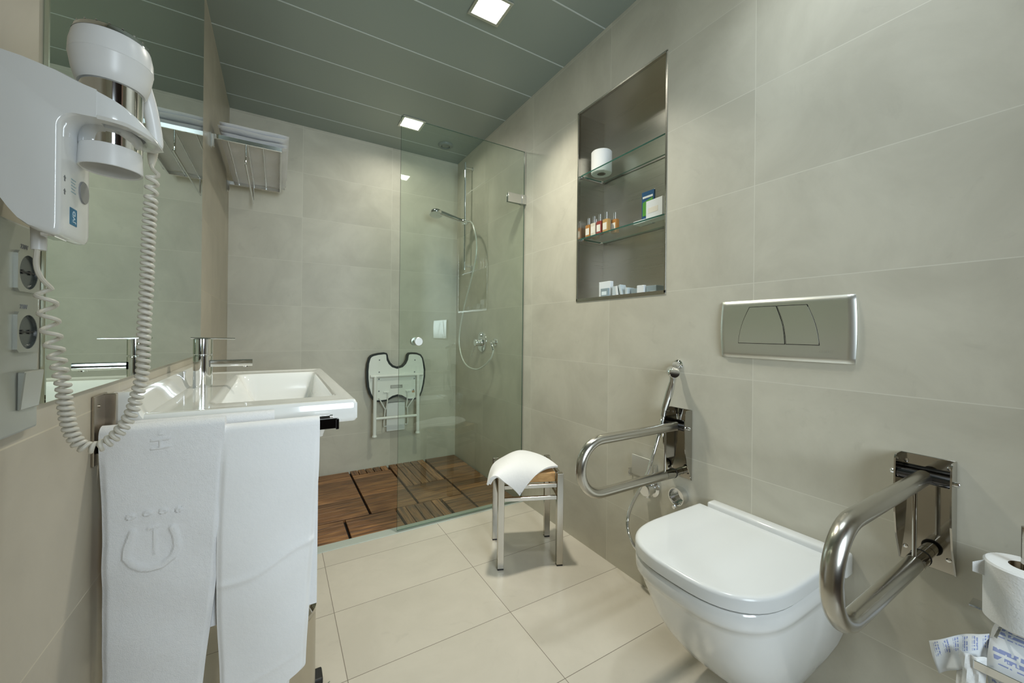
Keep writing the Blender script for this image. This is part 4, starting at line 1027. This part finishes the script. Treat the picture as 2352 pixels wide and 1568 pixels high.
def clothp2(s, t):
    p, n = clothpn(0.02 + 0.95 * s, 0.025 + 0.95 * t); return p - n * 0.0090 + Vector((0, 0, -0.0010)), n
sheet(bm, clothp2, 36, 36, 0.007)
cl = obj('face_cloth', bm, M_COT, smooth=True); tag(cl, 'white folded cloth draped over the wooden stool', 'towel')
m_ = cl.modifiers.new('round', 'BEVEL'); m_.width = 0.003; m_.segments = 3; m_.limit_method = 'ANGLE'

# ------------------------------------------------------------------ shower set
M_SH = M_CHROME
sr = thing('shower_rail_set', 'chrome riser rail with hand shower and long hose in the shower', 'shower', (XR, 2.678, 1.80))
bm = B(); tube(bm, [(1.190, 2.678, 1.462), (1.190, 2.678, 2.262)], 0.009, 20); obj('riser_rail', bm, M_SH, sr, True)
for z in (1.490, 2.225):
    bm = B(); tube(bm, [(1.190, 2.678, z), (XR, 2.678, z)], 0.007, 14); lathe(bm, [(0.013, 0), (0.013, 0.006)], (XR, 2.678, z), (-1, 0, 0), 20); obj('bracket', bm, M_SH, sr, True)
bm = B(); box(bm, 1.172, 1.208, 2.655, 2.700, 1.795, 1.835, 0.006, 2); obj('slider', bm, M_SH, sr, True)
bm = B(); tube(bm, smooth_path([(1.182, 2.600, 1.800), (1.165, 2.648, 1.815), (1.10, 2.70, 1.845), (1.04, 2.735, 1.872), (1.015, 2.750, 1.880)], 6), [0.012 + 0.006 * k / 24 for k in range(25)], 16)
lathe(bm, [(0.012, 0.026), (0.036, 0.020), (0.048, 0.008), (0.050, -0.004), (0.046, -0.014), (0.0, -0.014)], (0.995, 2.765, 1.874), (0.10, 0.28, 1), 32, cap=False); obj('hand_shower', bm, M_SH, sr, True)
hz = [(1.180, 2.600, 1.800), (1.178, 2.545, 1.785), (1.172, 2.490, 1.740), (1.170, 2.440, 1.640), (1.170, 2.442, 1.518), (1.170, 2.531, 1.347), (1.170, 2.640, 1.166), (1.170, 2.715, 0.973), (1.170, 2.687, 0.844), (1.172, 2.591, 0.762), (1.178, 2.444, 0.741), (1.186, 2.330, 0.775), (1.196, 2.255, 0.830), (1.205, 2.235, 0.885)]
bm = B(); tube(bm, smooth_path(hz, 14), 0.0055, 12); obj('hose', bm, M_HOSEW, sr, True)
we = thing('hose_outlet', 'small chrome wall elbow feeding the shower hose', 'shower outlet', (XR, 2.30, 0.93))
bm = B(); lathe(bm, [(0.027, 0), (0.026, 0.005), (0.014, 0.010), (0.012, 0.035)], (XR, 2.296, 0.933), (-1, 0, 0), 28)
tube(bm, smooth_path([(1.222, 2.296, 0.933), (1.210, 2.280, 0.930), (1.206, 2.260, 0.915), (1.205, 2.240, 0.880)], 5), 0.010, 16); obj('elbow', bm, M_SH, we, True)
mx = thing('shower_mixer', 'chrome single-lever shower mixer on the tiled wall', 'tap', (XR, 2.50, 0.93))
bm = B(); lathe(bm, [(0.072, 0), (0.071, 0.005), (0.066, 0.008), (0.030, 0.010)], (XR, 2.497, 0.930), (-1, 0, 0), 48); obj('wall_disc', bm, M_SH, mx, True)
bm = B(); lathe(bm, [(0.026, 0.0), (0.026, 0.045), (0.024, 0.048)], (XR - 0.008, 2.497, 0.925), (-1, 0, 0), 36); obj('body', bm, M_SH, mx, True)
bm = B(); tube(bm, [(1.203, 2.505, 0.915), (1.195, 2.530, 0.850), (1.192, 2.540, 0.825)], [0.005, 0.0045, 0.004], 12); obj('lever', bm, M_SH, mx, True)
bm = B(); lathe(bm, [(0.014, 0), (0.014, 0.012), (0.012, 0.014)], (XR - 0.008, 2.497, 0.982), (-1, 0, 0), 20); obj('diverter', bm, M_SH, mx, True)

# ------------------------------------------------------------------ folded-up shower seat
ss = thing('folding_shower_seat', 'white fold-up shower seat with black edging on the back wall', 'seat', (0.757, YB, 0.52))
out = [(0.586, 0.833), (0.620, 0.841), (0.665, 0.845), (0.683, 0.840), (0.690, 0.825), (0.693, 0.793), (0.706, 0.768), (0.726, 0.748), (0.758, 0.736), (0.792, 0.745), (0.812, 0.765), (0.824, 0.790), (0.830, 0.825), (0.842, 0.839), (0.867, 0.842), (0.905, 0.839), (0.936, 0.826), (0.954, 0.800), (0.963, 0.760), (0.971, 0.708), (0.970, 0.655), (0.963, 0.600), (0.950, 0.545), (0.935, 0.508), (0.910, 0.490), (0.870, 0.482), (0.840, 0.484), (0.815, 0.497), (0.789, 0.514), (0.761, 0.522), (0.728, 0.514), (0.705, 0.500), (0.685, 0.490), (0.650, 0.488), (0.611, 0.490), (0.585, 0.508), (0.563, 0.550), (0.549, 0.600), (0.543, 0.660), (0.542, 0.716), (0.546, 0.770), (0.556, 0.808), (0.568, 0.824)]
def inset(pts, d):
    n = len(pts); r = []
    for i in range(n):
        a = Vector(pts[i - 1]); b2 = Vector(pts[(i + 1) % n]); t_ = (b2 - a).normalized(); nn = Vector((t_.y, -t_.x)); r.append((pts[i][0] + nn.x * d, pts[i][1] + nn.y * d))
    return r
XZ = lambda u, v, d: (u, 2.905 + d, v)
bm = B(); prism(bm, out, XZ, 0.022, -0.008, bev=0.003); obj('edging', bm, M_FOAM, ss, True)
bm = B(); prism(bm, inset(out, 0.0135), XZ, 0.0, -0.0105); bd = obj('seat_board', bm, M_SEATB, ss)
for x, z in ((0.630, 0.791), (0.629, 0.704), (0.628, 0.654), (0.628, 0.567), (0.889, 0.784), (0.887, 0.695), (0.885, 0.645), (0.880, 0.561)):
    bm = B(); lathe(bm, [(0.0055, 0), (0.004, 0.002)], (x, 2.8945, z), (0, -1, 0), 10); obj('screw', bm, M_GREYTXT, bd)
bm = B(); box(bm, 0.709, 0.797, 2.8935, 2.8945, 0.582, 0.605); obj('sticker', bm, P('grey_sticker', (0.30, 0.30, 0.27), 0.5), bd)
bm = B(); box(bm, 0.714, 0.790, 2.8932, 2.8936, 0.588, 0.591); box(bm, 0.714, 0.780, 2.8932, 2.8936, 0.596, 0.599); obj('print_line', bm, M_SEATW, bd)
bm = B(); box(bm, 0.868, 0.888, 2.8935, 2.8945, 0.541, 0.556); obj('warning_sticker', bm, P('orange_sticker', (0.45, 0.25, 0.10), 0.5), bd)
def sst(name, pts, r): 
    bm = B(); tube(bm, pts, r, 14); obj(name, bm, M_SEATW, ss, True)
sst('cross_bar', [(0.566, 2.878, 0.676), (0.944, 2.878, 0.676)], 0.011)
for x, zb in ((0.594, 0.262), (0.906, 0.253)):
    bm = B(); tube(bm, [(x + (0.002 if x < .7 else -0.001), 2.866, 0.676), (x, 2.862, zb)], 0.0125, 16); lg_ = obj('leg', bm, M_SEATW, ss, True)
    bm = B(); lathe(bm, [(0.014, 0.012), (0.017, 0.004), (0.017, 0.0)], (x, 2.862, zb - 0.012), (0, 0, 1), 18); obj('foot', bm, M_SEATW, lg_, True)
sst('stretcher', [(0.600, 2.864, 0.377), (0.900, 2.864, 0.373)], 0.010)
bm = B(); box(bm, 0.692, 0.826, 2.925, YB, 0.262, 0.470, 0.003, 2); obj('wall_plate', bm, P('seat_bracket_white', (0.70, 0.72, 0.70), 0.35), ss)
for sgn, x0 in ((1, 0.692), (-1, 0.828)):
    k_ = lambda dx: x0 - sgn * dx
    sst('support_rod', [(k_(0.066), 2.885, 0.520), (k_(0.014), 2.915, 0.430), (k_(0.020), 2.925, 0.325), (k_(0.018), 2.930, 0.300), (k_(0.0), 2.932, 0.300)], 0.0045)
    sst('support_rod', [(k_(0.003), 2.884, 0.555), (k_(0.004), 2.890, 0.490), (k_(0.006), 2.920, 0.430)], 0.0045)
    bm = B(); box(bm, k_(0.012) - 0.02, k_(0.012) + 0.02, 2.884, 2.896, 0.553, 0.563, 0.002, 1); obj('rod_clip', bm, M_SEATW, ss)

# ------------------------------------------------------------------ paper holders at the near end of the right wall
h1 = thing('spare_roll_holder', 'upright chrome rod holding a spare toilet roll at the frame edge', 'holder', (XR, 0.125, 0.46))
bm = B(); tube(bm, [(1.172, 0.124, 0.470), (1.172, 0.124, 0.655)], 0.0065, 16); obj('rod', bm, M_POL, h1, True)
bm = B(); lathe(bm, [(0.040, 0), (0.040, 0.003)], (1.172, 0.124, 0.470), seg=32); box(bm, 1.172, XR, 0.116, 0.132, 0.4695, 0.4735, 0.0005, 1); obj('base_disc', bm, M_CHROME, h1, True)
rl = paper_roll('toilet_roll', (1.172, 0.124, 0.5285), 0.051, 0.021, 0.108, (0, 0, 1), 'spare white toilet roll threaded on the upright rod')
bm = B(); p_ = [(1.150, 0.170, 0.580), (1.146, 0.176, 0.577), (1.141, 0.183, 0.572)]
sheet(bm, lambda s, t: (Vector(p_[0]).lerp(Vector(p_[2]), t) + Vector((0, 0, -0.030 * s * (1 - 0.4 * t))), Vector((-0.7, 0.7, 0)).normalized()), 6, 4, 0.0006)
obj('loose_end', bm, M_PAPER, rl)
h2 = thing('toilet_paper_holder', 'flat chrome bar holder carrying the printed toilet roll', 'holder', (XR, 0.13, 0.38))
bm = B(); box(bm, 1.108, 1.112, 0.020, 0.176, 0.388, 0.404, 0.0008, 1); box(bm, 1.108, XR, 0.020, 0.026, 0.388, 0.404, 0.0008, 1); tube(bm, [(1.178, 0.023, 0.396), (1.178, 0.190, 0.396)], 0.006, 12); obj('bar', bm, M_CHROME, h2)
bm = B(); box(bm, 1.120, 1.220, 0.150, 0.154, 0.4555, 0.4575, 0.0005, 1); box(bm, 1.216, XR, 0.1, 0.2, 0.452, 0.456, 0.0005, 1); obj('cover_edge', bm, M_CHROME, h2)

def printed_paper():
    m, t, N, L, b = nt('printed_tissue')
    g = N.new('ShaderNodeTexCoord'); s = N.new('ShaderNodeSeparateXYZ'); L.new(g.outputs['UV'], s.inputs[0])
    def mt(op, a, bb=None):
        n = N.new('ShaderNodeMath'); n.operation = op
        for i, v in enumerate((a, bb)):
            if v is None: continue
            if isinstance(v, (int, float)): n.inputs[i].default_value = v
            else: L.new(v, n.inputs[i])
        return n.outputs[0]
    # rows of small pale-blue print near one edge of the paper
    band = mt('MULTIPLY', mt('GREATER_THAN', s.outputs[1], 0.52), mt('LESS_THAN', s.outputs[1], 0.95))
    fr = mt('FRACT', mt('MULTIPLY', s.outputs[0], 6)); blk = mt('LESS_THAN', fr, 0.55)
    ln = mt('LESS_THAN', mt('FRACT', mt('MULTIPLY', s.outputs[0], 24)), 0.6)
    nz = N.new('ShaderNodeTexNoise'); nz.inputs['Scale'].default_value = 14; L.new(g.outputs['UV'], nz.inputs['Vector'])
    k = mt('MULTIPLY', mt('MULTIPLY', band, blk), mt('MULTIPLY', ln, mt('GREATER_THAN', nz.outputs['Fac'], 0.46)))
    mx_ = N.new('ShaderNodeMix'); mx_.data_type = 'RGBA'; mx_.inputs[6].default_value = (0.70, 0.73, 0.75, 1); mx_.inputs[7].default_value = (0.28, 0.33, 0.56, 1)
    L.new(k, mx_.inputs[0]); L.new(mx_.outputs[2], b.inputs['Base Color']); b.inputs['Roughness'].default_value = 0.95
    return m
M_PRT = printed_paper()
def uv_sheet(name, fn, nu, nv, mat, parent=None):
    bm = B(); uvl = bm.loops.layers.uv.new('UVMap'); V = [[bm.verts.new(fn(i / nu, j / nv)) for j in range(nv + 1)] for i in range(nu + 1)]
    for i in range(nu):
        for j in range(nv):
            f_ = bm.faces.new((V[i][j], V[i + 1][j], V[i + 1][j + 1], V[i][j + 1]))
            for lp, (a, b2) in zip(f_.loops, ((i, j), (i + 1, j), (i + 1, j + 1), (i, j + 1))): lp[uvl].uv = (a / nu, b2 / nv)
    o = obj(name, bm, mat, parent, True)
    md = o.modifiers.new('thickness', 'SOLIDIFY'); md.thickness = 0.0006
    return o
pr = paper_roll('toilet_roll', (1.178, 0.110, 0.396), 0.0535, 0.020, 0.104, (0, 1, 0), 'toilet roll with blue print hanging on the flat chrome bar')
# outer printed layer going round the roll and off as a hanging flap
def wrap(s, t):
    a = math.radians(-60) + math.radians(300) * s
    return Vector((1.178 + 0.0545 * math.cos(a), 0.058 + 0.104 * t, 0.396 + 0.0545 * math.sin(a)))
uv_sheet('printed_layer', wrap, 48, 8, M_PRT, pr)
def flap(s, t):
    a0 = Vector((1.150, 0.163, 0.446)); a1 = Vector((1.125, 0.163, 0.395))
    b0 = Vector((1.122, 0.236, 0.392)); b1 = Vector((1.120, 0.222, 0.338))
    p = a0.lerp(b0, s).lerp(a1.lerp(b1, s), 1 - t)
    p += Vector((-0.008 * math.sin(PI * s), 0, 0.006 * math.sin(PI * s)))
    p.x += 0.004 * math.sin(9 * s + 4 * t)
    return p
uv_sheet('paper_flap', flap, 20, 10, M_PRT, pr)
def flap2(s, t):
    a0 = Vector((1.122, 0.162, 0.412)); a1 = Vector((1.118, 0.196, 0.408)); b0 = Vector((1.110, 0.166, 0.25)); b1 = Vector((1.110, 0.200, 0.25))
    p = a0.lerp(a1, t).lerp(b0.lerp(b1, t), s)
    p.x += 0.010 * math.sin(PI * t) * (-1) + 0.003 * math.sin(14 * t + 10 * s); return p
uv_sheet('hanging_end', flap2, 20, 10, M_PAPER, pr)
